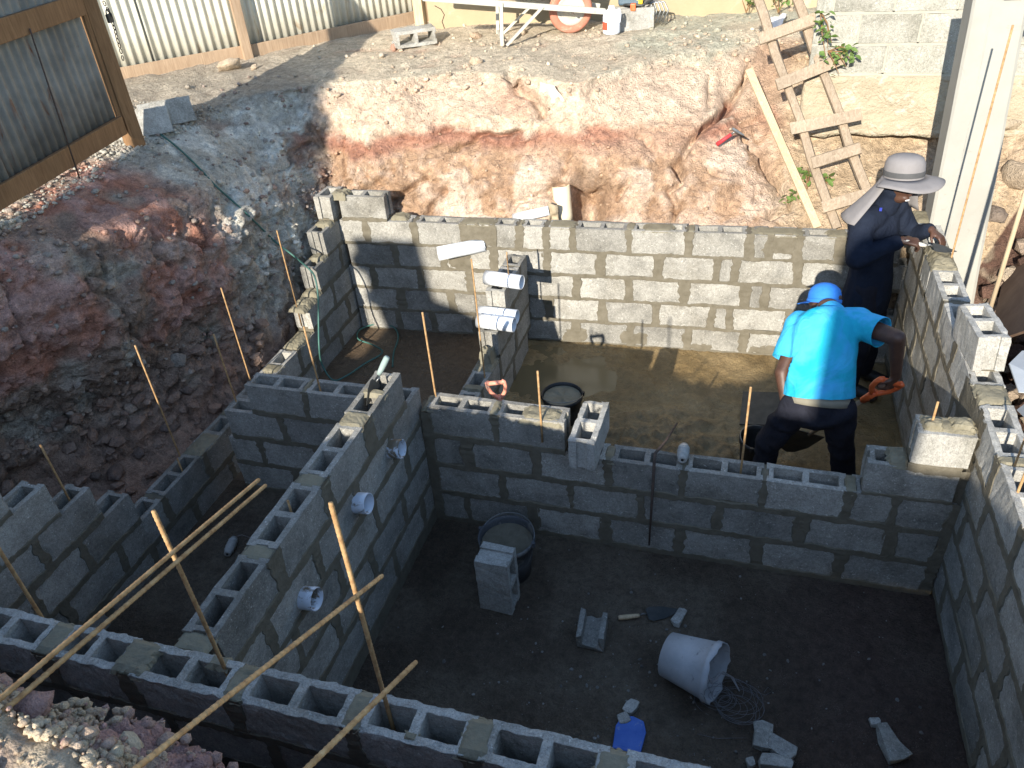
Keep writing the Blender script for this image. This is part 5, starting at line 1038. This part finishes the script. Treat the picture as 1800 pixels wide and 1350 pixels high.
fl = [Vector(atz(u, v, .03)) for u, v in ((610, 660), (640, 640), (672, 620), (655, 606), (630, 596), (632, 580), (660, 570), (690, 574), (700, 592), (692, 620), (690, 645))]
M['hose'] = mat_noise('green hose', (.045, .12, .10), (.07, .17, .14), 20, .5, None); M['hosedark'] = M['hose']
mb = MB(); mb.tube(smoothpts(hp + fl), .0075, 7); o = mb.build('garden_hose', M['hose'], None, True); tag(own(o), 'green garden hose running down the bank into the rear left chamber', 'hose')
# ================================================================== unseen house, tank, boards and tree added behind the photographer: they cast the shade over the near half of the pit
nh = thing('shade_house', 'unseen flat-roofed house added behind the photographer to cast the shade', 'house', (1.5, -9.5, 2.0))
M['nplaster'] = mat_noise('pale plaster', (.5, .45, .36), (.58, .53, .44), 2, .9, (20., .2, .01))
mb = MB(); mb.box((3.5, -9.75, 2.95), (12, 3.4, 2.0)); mb.build('wall', M['nplaster'], nh)
sil = [(-3.3, 4.85), (-2.9, 4.75), (-2.4, 4.5), (-2.3, 4.2), (-1.6, 4.08), (-.6, 4.08), (-.45, 4.3), (-.12, 4.42), (-.1, 4.5), (.44, 4.54), (.5, 4.38), (2.5, 4.38), (9.5, 4.38)]  # added parapet, its outline stepped to shape the edge of the shade
n = len(sil); V = [(a_, y_, z_) for y_ in (-8.0, -8.12) for a_, z_ in sil] + [(a_, y_, 3.9) for y_ in (-8.0, -8.12) for a_, z_ in sil]
F = []
for i in range(n - 1): F += [(2 * n + i, 2 * n + i + 1, i + 1, i), (n + i, n + i + 1, 3 * n + i + 1, 3 * n + i), (i, i + 1, n + i + 1, n + i), (2 * n + i, 3 * n + i, 3 * n + i + 1, 2 * n + i + 1)]
F += [(0, n, 3 * n, 2 * n), (n - 1, 3 * n - 1, 4 * n - 1, 2 * n - 1)]
mb = MB(); mb.add(V, F); mb.build('parapet', M['nplaster'], nh); mb = MB(); mb.box((3.4, -9.85, 3.98), (12.4, 3.4, .1)); mb.build('roof', M['nplaster'], nh)
wt = thing('shade_tank', 'unseen tank shape added behind the photographer to shade the blue shirt', 'tank', (.38, -8.42, 4.03)); mb = MB(); mb.lathe([(.001, 0), (.25, 0), (.26, .1), (.25, .2), (.26, .8), (.25, 1.55), (.18, 1.7), (.06, 1.76), (.001, 1.76)], 24, Matrix.Translation((.38, -8.42, 4.035))); mb.build('shell', M['blackrubber'], wt, True)  # added to shade the right of the blue shirt; stands in for the photographer
sh = thing('shade_boards', 'unseen tall boards added behind the photographer to shade the left side', 'hoarding', (-6.2, -8.0, 2.0))
def hoard(x0, x1, edge0, edge1):
    # boards between x0 and x1; optional slanted cut edges (x at z=4.3, x at z=5.38)
    P = [(x0 if edge0 is None else edge0[0] + (edge0[0] - edge0[1]) * 2.1, 2.0), (x1 if edge1 is None else edge1[0] + (edge1[0] - edge1[1]) * .9, 2.0), (x1 if edge1 is None else edge1[1], 5.36), (x0 if edge0 is None else edge0[1], 5.36)]
    mb = MB(); mb.add([(x, y, z) for y in (-8.0, -8.04) for x, z in P], [(0, 1, 2, 3), (7, 6, 5, 4), (0, 4, 5, 1), (1, 5, 6, 2), (2, 6, 7, 3), (3, 7, 4, 0)]); mb.build('board', M['wood'], sh)
x = -9.5
while x < -4.4: hoard(x, min(x + .43, -4.42), None, None); x += .435
hoard(-4.415, 0, None, (-3.86, -3.96)); hoard(0, -3.15, (-3.42, -3.76), None)  # slanted gap left between the added boards to let light streaks through
mb = MB(); mb.beam((-9.5, -8.09, 2.6), (-3.3, -8.09, 2.6), .08, .1); mb.build('rail', M['wood'], sh)
tr = thing('tree', 'unseen leafy tree added behind the photographer to shade the left bank', 'tree', (-4.5, -7.6, 2.0)); rg_ = random.Random(9)
mb = MB(); mb.tube([(-4.5, -7.6, 1.9), (-4.45, -7.6, 3.5), (-4.42, -7.6, 5.0), (-4.4, -7.6, 6.2)], [.16, .13, .09, .04], 9); mb.build('trunk', M['wooddark'], tr, True)
mb = MB(); tips = []
for k in range(16):
    z0 = rg_.uniform(4.0, 5.8); g = rg_.uniform(0, 6.3); L = rg_.uniform(.3, .5) ; e = Vector((-4.42 + L * math.cos(g), -7.6 + .8 * L * math.sin(g), z0 + rg_.uniform(.2, .7))); mb.tube([(-4.42, -7.6, z0), (Vector((-4.42, -7.6, z0)) + e) / 2 + Vector((0, 0, .08)), e], [.05, .03, .01], 6); tips.append(e)
mb.build('branch', M['wooddark'], tr, True)
mb = MB()
blobs = [(-4.42, 6.15, .42), (-4.35, 5.65, .38), (-4.38, 6.5, .3), (-4.55, 5.8, .3), (-4.42, 6.1, .4), (-3.66, 4.95, .07), (-3.6, 4.6, .06)]  # leaf clusters placed to shape the shade, the smallest ones in the board gap
for k in range(3600):
    bx_, bz_, br_ = rg_.choice(blobs); g = rg_.uniform(0, 6.3); ph = math.acos(rg_.uniform(-1, 1)); rr_ = br_ * rg_.random() ** .4
    c_ = Vector((bx_ + rr_ * math.sin(ph) * math.cos(g), -7.6 + rr_ * math.sin(ph) * math.sin(g), bz_ + rr_ * math.cos(ph))); q = Euler((rg_.uniform(0, 6), rg_.uniform(0, 6), rg_.uniform(0, 6))).to_matrix(); s_ = rg_.uniform(.05, .10)
    mb.add([c_ + q @ (Vector(p_) * s_) for p_ in ((0, -.6, 0), (.4, 0, .08), (0, .7, 0), (-.4, 0, .08))], [(0, 1, 2), (0, 2, 3)])
o = mb.build('crown', M['leaf'], tr)

rock('large cream stone in the gravel at the lower left', 232, 1316, .045, ((.62, .52, .38),), 51); rock('cream stone beside the single long rebar foot', 205, 1330, .03, ((.6, .5, .35),), 52); rock('pinkish clay lump at the far left of the near edge', 60, 1250, .05, ((.42, .27, .24),), 55)
# ================================================================== people
def capsule(mb, a, b, ra, rb, n=14, sq=1., flat=None):
    """tapered capsule between two joints; flat=(axis, factor) squashes it along an axis"""
    a, b = Vector([float(c) for c in a]), Vector([float(c) for c in b]); d = b - a; L = d.length; t = d.normalized() if L > 1e-6 else Vector((0, 0, 1))
    x = t.cross(Vector((0, 1, 0)) if abs(t.y) < .9 else Vector((1, 0, 0))).normalized(); y = t.cross(x); V = []; rings = []
    for k in range(1, 5): g = math.pi / 2 * (1 - k / 4.5); rings.append((a - t * ra * math.sin(g), ra * math.cos(g)))
    rings += [(a, ra), (a + d * .25, ra + (rb - ra) * .25), (a + d * .5, ra + (rb - ra) * .5), (a + d * .75, ra + (rb - ra) * .75), (b, rb)]
    for k in range(4, 0, -1): g = math.pi / 2 * (1 - k / 4.5); rings.append((b + t * rb * math.sin(g), rb * math.cos(g)))
    for c, r in rings:
        for k in range(n):
            g = 2 * math.pi * k / n; o = (x * math.cos(g) + y * math.sin(g)) * r
            if flat: ax = Vector(flat[0]).normalized(); o = o - ax * o.dot(ax) * (1 - flat[1])
            V.append(c + o)
    m = len(rings); F = [(i * n + k, i * n + (k + 1) % n, (i + 1) * n + (k + 1) % n, (i + 1) * n + k) for i in range(m - 1) for k in range(n)] + [tuple(range(n - 1, -1, -1)), tuple((m - 1) * n + k for k in range(n))]
    mb.add(V, F)
def ell(mb, c, rx, ry, rz, rot=None, n=16):
    V = []; c = Vector([float(q) for q in c]); m = 10
    for i in range(m + 1):
        th = math.pi * i / m
        for k in range(n):
            g = 2 * math.pi * k / n; p = Vector((rx * max(math.sin(th), .02) * math.cos(g), ry * max(math.sin(th), .02) * math.sin(g), rz * math.cos(th))); p = rot @ p if rot else p; V.append(c + p)
    F = [(i * n + k, (i + 1) * n + k, (i + 1) * n + (k + 1) % n, i * n + (k + 1) % n) for i in range(m) for k in range(n)] + [tuple(range(n)), tuple(m * n + k for k in range(n - 1, -1, -1))]
    mb.add(V, F)
def fuse(name, mb, mat, parent, voxel=.012, smooth=6, disp=None, cuts=()):
    """melt the shapes into one continuous surface"""
    me = bpy.data.meshes.new('tmp'); me.from_pydata(mb.v, [], mb.f); me.update(); o = bpy.data.objects.new('tmp', me); COL.objects.link(o)
    r = o.modifiers.new('r', 'REMESH'); r.mode = 'VOXEL'; r.voxel_size = voxel
    s = o.modifiers.new('s', 'SMOOTH'); s.factor = .5; s.iterations = smooth
    dg = bpy.context.evaluated_depsgraph_get(); dg.update(); m2 = bpy.data.meshes.new_from_object(o.evaluated_get(dg)); bpy.data.objects.remove(o)
    n = len(m2.vertices); co = np.empty(n * 3); m2.vertices.foreach_get('co', co); co = co.reshape(-1, 3)
    if disp:
        no = np.empty(n * 3); m2.vertices.foreach_get('normal', no); co = co + no.reshape(-1, 3) * disp(co)[:, None]
    if cuts:
        bm = bmesh.new(); bm.from_mesh(m2); bm.verts.ensure_lookup_table(); [setattr(v_, 'co', Vector(c_)) for v_, c_ in zip(bm.verts, co.tolist())]
        for cp, cn, rad in cuts:
            fs = [f_ for f_ in bm.faces if not rad or (f_.calc_center_median() - Vector(cp)).length < rad]; gm = list({x_ for f_ in fs for x_ in list(f_.verts) + list(f_.edges)}) + fs
            bmesh.ops.bisect_plane(bm, geom=gm, plane_co=Vector(cp), plane_no=Vector(cn).normalized(), clear_inner=True)
        bm.to_mesh(m2); bm.free(); n = len(m2.vertices); co = np.empty(n * 3); m2.vertices.foreach_get('co', co); co = co.reshape(-1, 3)
    co = co - np.array(parent.location); m2.vertices.foreach_set('co', co.ravel()); m2.update(); m2.name = name
    m2.materials.clear(); m2.materials.append(mat); m2.polygons.foreach_set('use_smooth', [True] * len(m2.polygons)); return put(name, m2, parent)
def hand(mb, wrist, dirv, palmn, curl=.6, s=1., thumb=1):
    """palm, four unequal fingers and a thumb, curled about an axis across the palm"""
    w, d, n = Vector(wrist), Vector(dirv).normalized(), Vector(palmn); n = (n - d * n.dot(d)).normalized(); x = d.cross(n)
    k0 = w + d * .085 * s; 
    for i in (-1.2, -.4, .4, 1.2): capsule(mb, w + x * i * .012 * s, k0 + x * i * .019 * s, .016 * s, .0135 * s, 8)
    for i, L in zip((-1.5, -.5, .5, 1.5), (.062, .078, .084, .074)):
        p = k0 + x * i * .0195 * s; a = 0.
        for seg, fr in ((.45, .0095), (.32, .0088), (.23, .008)):
            a += curl; q = p + (d * math.cos(a) + n * math.sin(a)) * L * seg * s; capsule(mb, p, q, fr * s, fr * .93 * s, 8); p = q
    b = w + d * .03 * s + x * thumb * .028 * s; q = b + (d * .6 + x * thumb * .6 + n * .5).normalized() * .042 * s; capsule(mb, b, q, .0135 * s, .011 * s, 8); capsule(mb, q, q + (d * .75 + n * .6 - x * thumb * .1).normalized() * .034 * s, .0105 * s, .009 * s, 8)
def head(mb, c, face, up, s=1.):
    c, f, u = Vector(c), Vector(face).normalized(), Vector(up); u = (u - f * u.dot(f)).normalized(); r = f.cross(u); rot = Matrix((r, f, u)).transposed()
    ell(mb, c, .076 * s, .092 * s, .10 * s, rot); ell(mb, c + f * .028 * s - u * .065 * s, .055 * s, .062 * s, .058 * s, rot)          # skull, jaw
    ell(mb, c + f * .098 * s - u * .022 * s, .015 * s, .018 * s, .022 * s, rot); ell(mb, c + f * .088 * s - u * .06 * s, .026 * s, .014 * s, .010 * s, rot); ell(mb, c + f * .086 * s - u * .074 * s, .024 * s, .013 * s, .009 * s, rot)
    ell(mb, c + f * .088 * s + u * .016 * s, .05 * s, .012 * s, .01 * s, rot)      # brow
    for sd in (-1, 1): ell(mb, c + r * sd * .078 * s - u * .012 * s - f * .005 * s, .008 * s, .018 * s, .028 * s, rot)
    return r, f, u
M['tee'] = (lambda t: t.fin(t.mix(t.ramp(t.noise(3.1, 4, .55, .9), [(.46, G(0.)), (.56, G(1.))]), t.ramp(t.noise(5, 3), [(.3, (.05, .40, .74)), (.7, (.08, .48, .82))]), (.02, .40, .56)), .9, t.bump(t.noise(11, 4, .6, 1.4), .55, .02), .15))(NT('sky blue cotton shirt'))
M['navy'] = (lambda t: t.fin(t.ramp(t.noise(6, 4), [(.3, (.010, .014, .026)), (.7, (.018, .024, .04))]), .92, t.bump(t.noise(9, 4, .6, 1.6), .6, .025), .12))(NT('navy cotton'))
M['jeans'] = (lambda t: t.fin(t.ramp(t.noise(7, 4), [(.3, (.011, .012, .018)), (.7, (.024, .025, .035))]), .9, t.bump(t.noise(14, 4, .6, 1.2), .6, .02), .15))(NT('dark trousers'))
M['khaki'] = mat_noise('khaki cotton', (.2, .185, .14), (.26, .24, .185), 8, .9, (40., .3, .006)); M['bluecap'] = mat_noise('blue cap cotton', (.02, .17, .58), (.04, .22, .66), 10, .85, (120., .3, .002)); M['undies'] = mat_noise('royal blue cotton', (.025, .04, .28), (.04, .06, .36), 8, .9, (60., .3, .004))
M['hatgrey'] = mat_noise('pale grey hat cotton', (.20, .187, .183), (.245, .23, .225), 8, .9, (90., .25, .003)); M['hatband'] = mat_noise('dark hat band', G(.07), G(.1), 8, .9, None); M['teeth'] = mat_noise('teeth', G(.6), G(.65), 8, .4, None)
fold = lambda f, a, sd: (lambda co: a * fbm(co, f, 3, sd) + a * .5 * np.sin(18 * fbm(co, f * .35, 2, sd + 3)))
# ---- man in blue: bent over a shovel, seen from behind
P1 = thing('person', 'man in bright blue shirt and backward cap bending over a shovel', 'person', (1.04, .66, 0))
J = dict(pel=(1.04, .50, .90), lum=(1.03, .58, 1.06), tho=(1.035, .70, 1.21), neck=(1.045, .87, 1.285), head=(1.03, 1.0, 1.245), ls=(.905, .79, 1.20), rs=(1.205, .77, 1.265), le=(.83, .60, 1.0), lh=(.865, .50, .865), re=(1.385, .60, 1.295), rh=(1.43, .635, 1.03), lhip=(.93, .50, .86), rhip=(1.15, .50, .86), lk=(.80, .60, .46), rk=(1.235, .64, .46), la=(.80, .66, .07), ra=(1.30, .70, .07), lt=(.77, .86, .03), rt=(1.34, .9, .03))
V3 = {k: Vector(v) for k, v in J.items()}; axn = Vector((0, .75, -.6))
b = MB(); fl_ = ((0, .75, -.6), .72)
capsule(b, V3['pel'], V3['lum'], .135, .125, flat=fl_); capsule(b, V3['lum'], V3['tho'], .13, .15, flat=fl_); capsule(b, V3['tho'], V3['neck'], .13, .07, flat=fl_); capsule(b, V3['ls'], V3['rs'], .075, .075); capsule(b, V3['neck'], V3['head'], .058, .056)
rr1 = head(b, V3['head'], (-.52, .66, -.55), (.0, .45, .9))
for s_, e_, h_ in (('ls', 'le', 'lh'), ('rs', 're', 'rh')): capsule(b, V3[s_], V3[e_], .056, .045); capsule(b, V3[e_], V3[h_], .044, .029)
for h_, k_, a_, t_ in (('lhip', 'lk', 'la', 'lt'), ('rhip', 'rk', 'ra', 'rt')): capsule(b, V3[h_], V3[k_], .085, .06); capsule(b, V3[k_], V3[a_], .06, .042); capsule(b, V3[a_], V3[t_], .045, .035)
hand(b, V3['lh'], (.5, .1, -.75), (.7, .5, 0), .25, 1., 1)
gdir = (SHG - V3['rh']); hand(b, V3['rh'], (gdir.x, gdir.y, gdir.z - .02), (-.5, .5, -.3), .75, 1.05, -1)
fuse('body', b, M['skin'], P1, .0075, 4)
# trousers
b = MB(); capsule(b, V3['pel'] + Vector((0, .01, .0)), V3['pel'] + Vector((0, -.0, -.03)), .155, .15, flat=((0, 1, -.2), .85))
for h_, k_, a_ in (('lhip', 'lk', 'la'), ('rhip', 'rk', 'ra')): capsule(b, V3[h_], V3[k_], .098, .077); capsule(b, V3[k_], V3[a_] + Vector((0, 0, .03)), .075, .064)
fuse('trousers', b, M['jeans'], P1, .011, 5, fold(9., .010, 3))
b = MB(); wc = V3['pel'] + (V3['lum'] - V3['pel']) * .18; wd = (V3['lum'] - V3['pel']).normalized(); wx = Vector((1, 0, 0)); wy = wd.cross(wx).normalized()
def band(mb, c, h0, h1, rx, ry, n=30, th=.006):
    V = []
    for hh, k in ((h0, 0), (h1, 0), (h1, -th), (h0, -th)):
        for i in range(n): g = 2 * math.pi * i / n; V.append(c + wd * hh + wx * (rx + k) * math.cos(g) + wy * (ry + k) * math.sin(g))
    mb.add(V, [(a_ * n + i, a_ * n + (i + 1) % n, ((a_ + 1) % 4) * n + (i + 1) % n, ((a_ + 1) % 4) * n + i) for a_ in range(4) for i in range(n)])
band(b, wc, -.045, .005, .168, .138); b.build('waistband', M['khaki'], P1, True)
b = MB(); band(b, wc, -.002, .06, .160, .130); b.build('undershirt', M['undies'], P1, True)
# shirt
b = MB(); fl2 = ((0, .75, -.6), .74); hem = wc + wd * .055
capsule(b, hem - wd * .14, V3['lum'], .20, .185, flat=fl2); capsule(b, V3['lum'], V3['tho'], .178, .176, flat=fl2); capsule(b, V3['tho'], V3['neck'] - Vector((0, .03, .02)), .168, .09, flat=fl2); capsule(b, V3['ls'], V3['rs'], .088, .088)
capsule(b, V3['ls'], V3['ls'].lerp(V3['le'], .8), .084, .086); capsule(b, V3['rs'], V3['rs'].lerp(V3['re'], .8), .082, .08)
def crease(f, a, sd): return lambda co: a * (.7 - 1.6 * np.abs(fbm(co * np.array([1.2, .8, .7]), f, 2, sd))) + a * .5 * fbm(co, f * 2.2, 3, sd + 4)
sle, sre = V3['ls'].lerp(V3['le'], .72), V3['rs'].lerp(V3['re'], .58)
sh1 = fuse('shirt', b, M['tee'], P1, .0095, 10, crease(4.2, .017, 8), cuts=((hem + wd * -.055, wd, 0), (sle, V3['ls'] - V3['le'], .125), (sre, V3['rs'] - V3['re'], .14))); so = sh1.modifiers.new('s', 'SOLIDIFY'); so.thickness = .004; so.offset = -1
# cap worn backward
hc = V3['head']; r_, f_, u_ = rr1; tilt = (u_ * 1.0 - f_ * .15).normalized(); M4 = Matrix((r_, tilt.cross(r_), tilt)).transposed().to_4x4(); M4.translation = hc + u_ * .018
b = MB(); b.lathe([(.088, 0), (.090, .025), (.088, .05), (.078, .078), (.055, .1), (.025, .112), (.001, .114)], 24, M4 @ Matrix.Scale(1.14, 4, (0, 1, 0))); o = capo = b.build('cap_crown', M['bluecap'], P1, True); so = o.modifiers.new('s', 'SOLIDIFY'); so.thickness = .003
b = MB(); n = 14; V = []; cf = M4.to_3x3() @ Vector((0, 1, 0)); cr = M4.to_3x3() @ Vector((1, 0, 0)); cu = M4.to_3x3() @ Vector((0, 0, 1)); fd = (Vector((-.75, .45, -.35)) - cu * Vector((-.75, .45, -.35)).dot(cu)).normalized(); sdv = fd.cross(cu)
for i in range(n):
    g = math.pi * (i / (n - 1) - .5) * .85; p0 = hc + u_ * .02 + (fd * math.cos(g) + sdv * math.sin(g)) * .092; p1 = hc + u_ * .012 + fd * (.092 + .07 * math.cos(g)) * 1.0 + sdv * math.sin(g) * .085 - cu * .012; V += [p0, p1, p1 - cu * .004, p0 - cu * .004]
b.add(V, [(i * 4 + j, (i + 1) * 4 + j, (i + 1) * 4 + (j + 1) % 4, i * 4 + (j + 1) % 4) for i in range(n - 1) for j in range(4)]); subpart(b.build('cap_visor', M['bluecap'], None, True), capo)
b = MB(); M5 = M4.copy(); b.lathe([(.0925, -.006), (.094, .0), (.094, .014), (.0915, .016)], 24, M4 @ Matrix.Scale(1.14, 4, (0, 1, 0))); subpart(b.build('cap_band', M['bluecap'], None, True), capo)
bp = hc + u_ * .045 + (-fd * .094 * 1.05); b = MB(); ell(b, bp + fd * .012, .03, .022, .022, Matrix((sdv, fd, cu)).transposed()); subpart(b.build('cap_opening', M['skin'], None, True), capo)
b = MB(); ell(b, hc + f_ * .07 - u_ * .06, .05, .035, .045, Matrix((r_, f_, u_)).transposed()); b.build('face_mask', M['whitesheet'], P1, True)
# boots
for a_, t_ in (('la', 'lt'), ('ra', 'rt')):
    b = MB(); capsule(b, V3[a_] + Vector((0, 0, .14)), V3[a_], .062, .058); capsule(b, V3[a_] - Vector((0, .02, .01)), V3[t_] + Vector((0, 0, .01)), .056, .045); fuse('boot', b, M['blackrubber'], P1, .011, 3)
# ---- mason in navy with a brimmed hat, facing the right wall
P2 = thing('person', 'mason in long navy top and grey brimmed hat working at the right wall', 'person', (1.42, 2.02, 0))
K = dict(pel=(1.40, 2.02, .92), lum=(1.385, 2.02, 1.08), tho=(1.375, 2.0, 1.28), neck=(1.40, 1.99, 1.47), head=(1.455, 1.945, 1.645), rs=(1.27, 1.87, 1.40), ls=(1.47, 2.13, 1.41), re=(1.255, 1.74, 1.20), rh=(1.50, 1.74, 1.345), le=(1.62, 2.13, 1.22), lh=(1.70, 1.98, 1.32), rhip=(1.36, 1.93, .88), lhip=(1.45, 2.10, .88), rk=(1.40, 1.88, .48), lk=(1.50, 2.1, .48), ra=(1.38, 1.92, .07), la=(1.5, 2.13, .07), rt=(1.55, 1.84, .03), lt=(1.66, 2.06, .03))
V3 = {k: Vector(v) for k, v in K.items()}; fx = ((.8, -.6, 0), .75)
b = MB(); capsule(b, V3['pel'], V3['lum'], .13, .12, flat=fx); capsule(b, V3['lum'], V3['tho'], .12, .14, flat=fx); capsule(b, V3['tho'], V3['neck'], .12, .06, flat=fx); capsule(b, V3['rs'], V3['ls'], .07, .07); capsule(b, V3['neck'], V3['head'] - Vector((.02, -.02, .03)), .055, .052)
fc2 = (.60, -.76, -.22); rr2 = head(b, V3['head'], fc2, (.2, -.2, 1))
for s_, e_, h_ in (('ls', 'le', 'lh'), ('rs', 're', 'rh')): capsule(b, V3[s_], V3[e_], .05, .042); capsule(b, V3[e_], V3[h_], .04, .028)
for h_, k_, a_, t_ in (('lhip', 'lk', 'la', 'lt'), ('rhip', 'rk', 'ra', 'rt')): capsule(b, V3[h_], V3[k_], .08, .058); capsule(b, V3[k_], V3[a_], .058, .04); capsule(b, V3[a_], V3[t_], .042, .034)
hand(b, V3['rh'], (.85, -.0, -.1), (.1, .35, -.9), .8, 1.05, 1); hand(b, V3['lh'], (.6, -.5, -.3), (.2, -.3, -.8), .5, 1., -1)
fuse('body', b, M['skin'], P2, .0075, 4)
r_, f_, u_ = rr2; b = MB(); ell(b, V3['head'] + f_ * .101 - u_ * .067, .02, .006, .006, Matrix((r_, f_, u_)).transposed()); b.build('teeth', M['teeth'], P2, True)
b = MB()
for sd in (-1, 1): ell(b, V3['head'] + f_ * .092 + r_ * sd * .031 + u_ * .0, .012, .007, .006, Matrix((r_, f_, u_)).transposed())
b.build('eyes', M['teeth'], P2, True)
b = MB(); capsule(b, V3['rhip'], V3['rk'], .095, .08); capsule(b, V3['rk'], V3['ra'] + Vector((0, 0, .03)), .08, .068); capsule(b, V3['lhip'], V3['lk'], .095, .08); capsule(b, V3['lk'], V3['la'] + Vector((0, 0, .03)), .08, .068); fuse('trousers', b, M['jeans'], P2, .012, 4, fold(9, .008, 2))
b = MB(); capsule(b, (1.395, 2.01, .62), V3['pel'], .20, .178, flat=fx); capsule(b, V3['pel'], V3['lum'], .172, .16, flat=fx); capsule(b, V3['lum'], V3['tho'], .16, .17, flat=fx); capsule(b, V3['tho'], V3['neck'] - Vector((0, 0, .03)), .155, .075, flat=fx); capsule(b, V3['rs'], V3['ls'], .088, .088)
for s_, e_, h_ in (('ls', 'le', 'lh'), ('rs', 're', 'rh')): capsule(b, V3[s_], V3[e_], .08, .066); capsule(b, V3[e_], V3[e_].lerp(V3[h_], .86), .064, .042)
lt_ = fuse('long_top', b, M['navy'], P2, .0105, 4, crease(4.6, .016, 4), cuts=(((1.39, 2.0, .70), (0, 0, 1), 0),)); so = lt_.modifiers.new('s', 'SOLIDIFY'); so.thickness = .004; so.offset = -1
b = MB(); ell(b, V3['head'] - f_ * .02 - u_ * .05, .088, .085, .10, Matrix((r_, f_, u_)).transposed()); capsule(b, V3['head'] - u_ * .1 - f_ * .02, V3['neck'], .078, .085)
fuse('hood', b, M['navy'], P2, .010, 3)
b = MB(); c_ = Vector(aty(1545, 345, 1.83)); b.box(Vector(aty(1548, 368, 1.80)), (.016, .006, .022)); b.build('chest_mark', M['undies'], P2)
for a_, t_ in (('la', 'lt'), ('ra', 'rt')):
    b = MB(); capsule(b, V3[a_] - Vector((0, 0, .01)), V3[t_] + Vector((0, 0, .01)), .05, .042); fuse('shoe', b, M['blackrubber'], P2, .011, 3)
# hat: crown, band, wavy brim, neck flap
hu = (u_ * .94 - f_ * .34).normalized(); hf = (f_ - hu * f_.dot(hu)).normalized(); hr = hf.cross(hu); M4 = Matrix((hr, hf, hu)).transposed().to_4x4(); M4.translation = V3['head'] + u_ * .045; M4 = M4 @ Matrix.Scale(1.2, 4)
b = MB(); b.lathe([(.094, 0), (.095, .04), (.092, .075), (.082, .1), (.06, .113), (.03, .118), (.001, .119)], 28, M4 @ Matrix.Scale(1.12, 4, (0, 1, 0))); hato = b.build('hat_crown', M['hatgrey'], P2, True)
b = MB(); b.lathe([(.0955, .012), (.0965, .018), (.0965, .036), (.0955, .04)], 28, M4 @ Matrix.Scale(1.12, 4, (0, 1, 0))); subpart(b.build('hat_band', M['hatband'], None, True), hato)
n = 40; V = []; F = []
for j, fr in enumerate((0, .35, .7, 1.)):
    for k in range(n):
        g = 2 * math.pi * k / n; L = (.085 + .02 * math.sin(g)) * fr * (.3 + .7 * float(sstep(-.5, .1, math.sin(g)))); x, y = (.094 + L) * math.cos(g), (.105 + L) * math.sin(g); V.append(M4 @ Vector((x, y, -.03 * fr ** 1.5 + .012 * fr * math.sin(3 * g + .6))))
for j in range(3):
    for k in range(n): F.append((j * n + k, j * n + (k + 1) % n, (j + 1) * n + (k + 1) % n, (j + 1) * n + k))
b = MB(); b.add(V, F); o = subpart(b.build('hat_brim', M['hatgrey'], None, True), hato); so = o.modifiers.new('s', 'SOLIDIFY'); so.thickness = .004
V = []; F = []; n = 15; m = 9
for j in range(m):
    fr = j / (m - 1)
    for k in range(n):
        g = math.pi * (1.0 + .0) + math.pi * (-.04 + 1.06 * k / (n - 1)); rad = .1 + .05 * fr + .065 * fr ** 1.5
        q = M4 @ Vector((rad * math.cos(g), (rad * 1.05) * math.sin(g), -.005 - .0 * fr)); V.append(q - Vector((0, 0, 1)) * .26 * fr + Vector((-.07, -.02, 0)) * fr + Vector((0, 0, .01)) * math.sin(k * 1.3) * fr)
for j in range(m - 1):
    for k in range(n - 1): F.append((j * n + k, j * n + k + 1, (j + 1) * n + k + 1, (j + 1) * n + k))
b = MB(); b.add(V, F); o = subpart(b.build('neck_flap', M['hatgrey'], None, True), hato); so = o.modifiers.new('s', 'SOLIDIFY'); so.thickness = .004
hw = V3['rh'] + Vector((.09, -.0, -.02)); d = Vector((.78, .12, -.18)).normalized()
M['creamgrip'] = mat_noise('dirty white grip', (.5, .47, .4), (.62, .6, .53), 14, .7, None)
trowel('trowel with dirty white handle in the hand of the mason in navy', hw - d * .10, hw + d * .06, hw + d * .26, (0, -.2, 1), 'creamgrip', .045, .015)
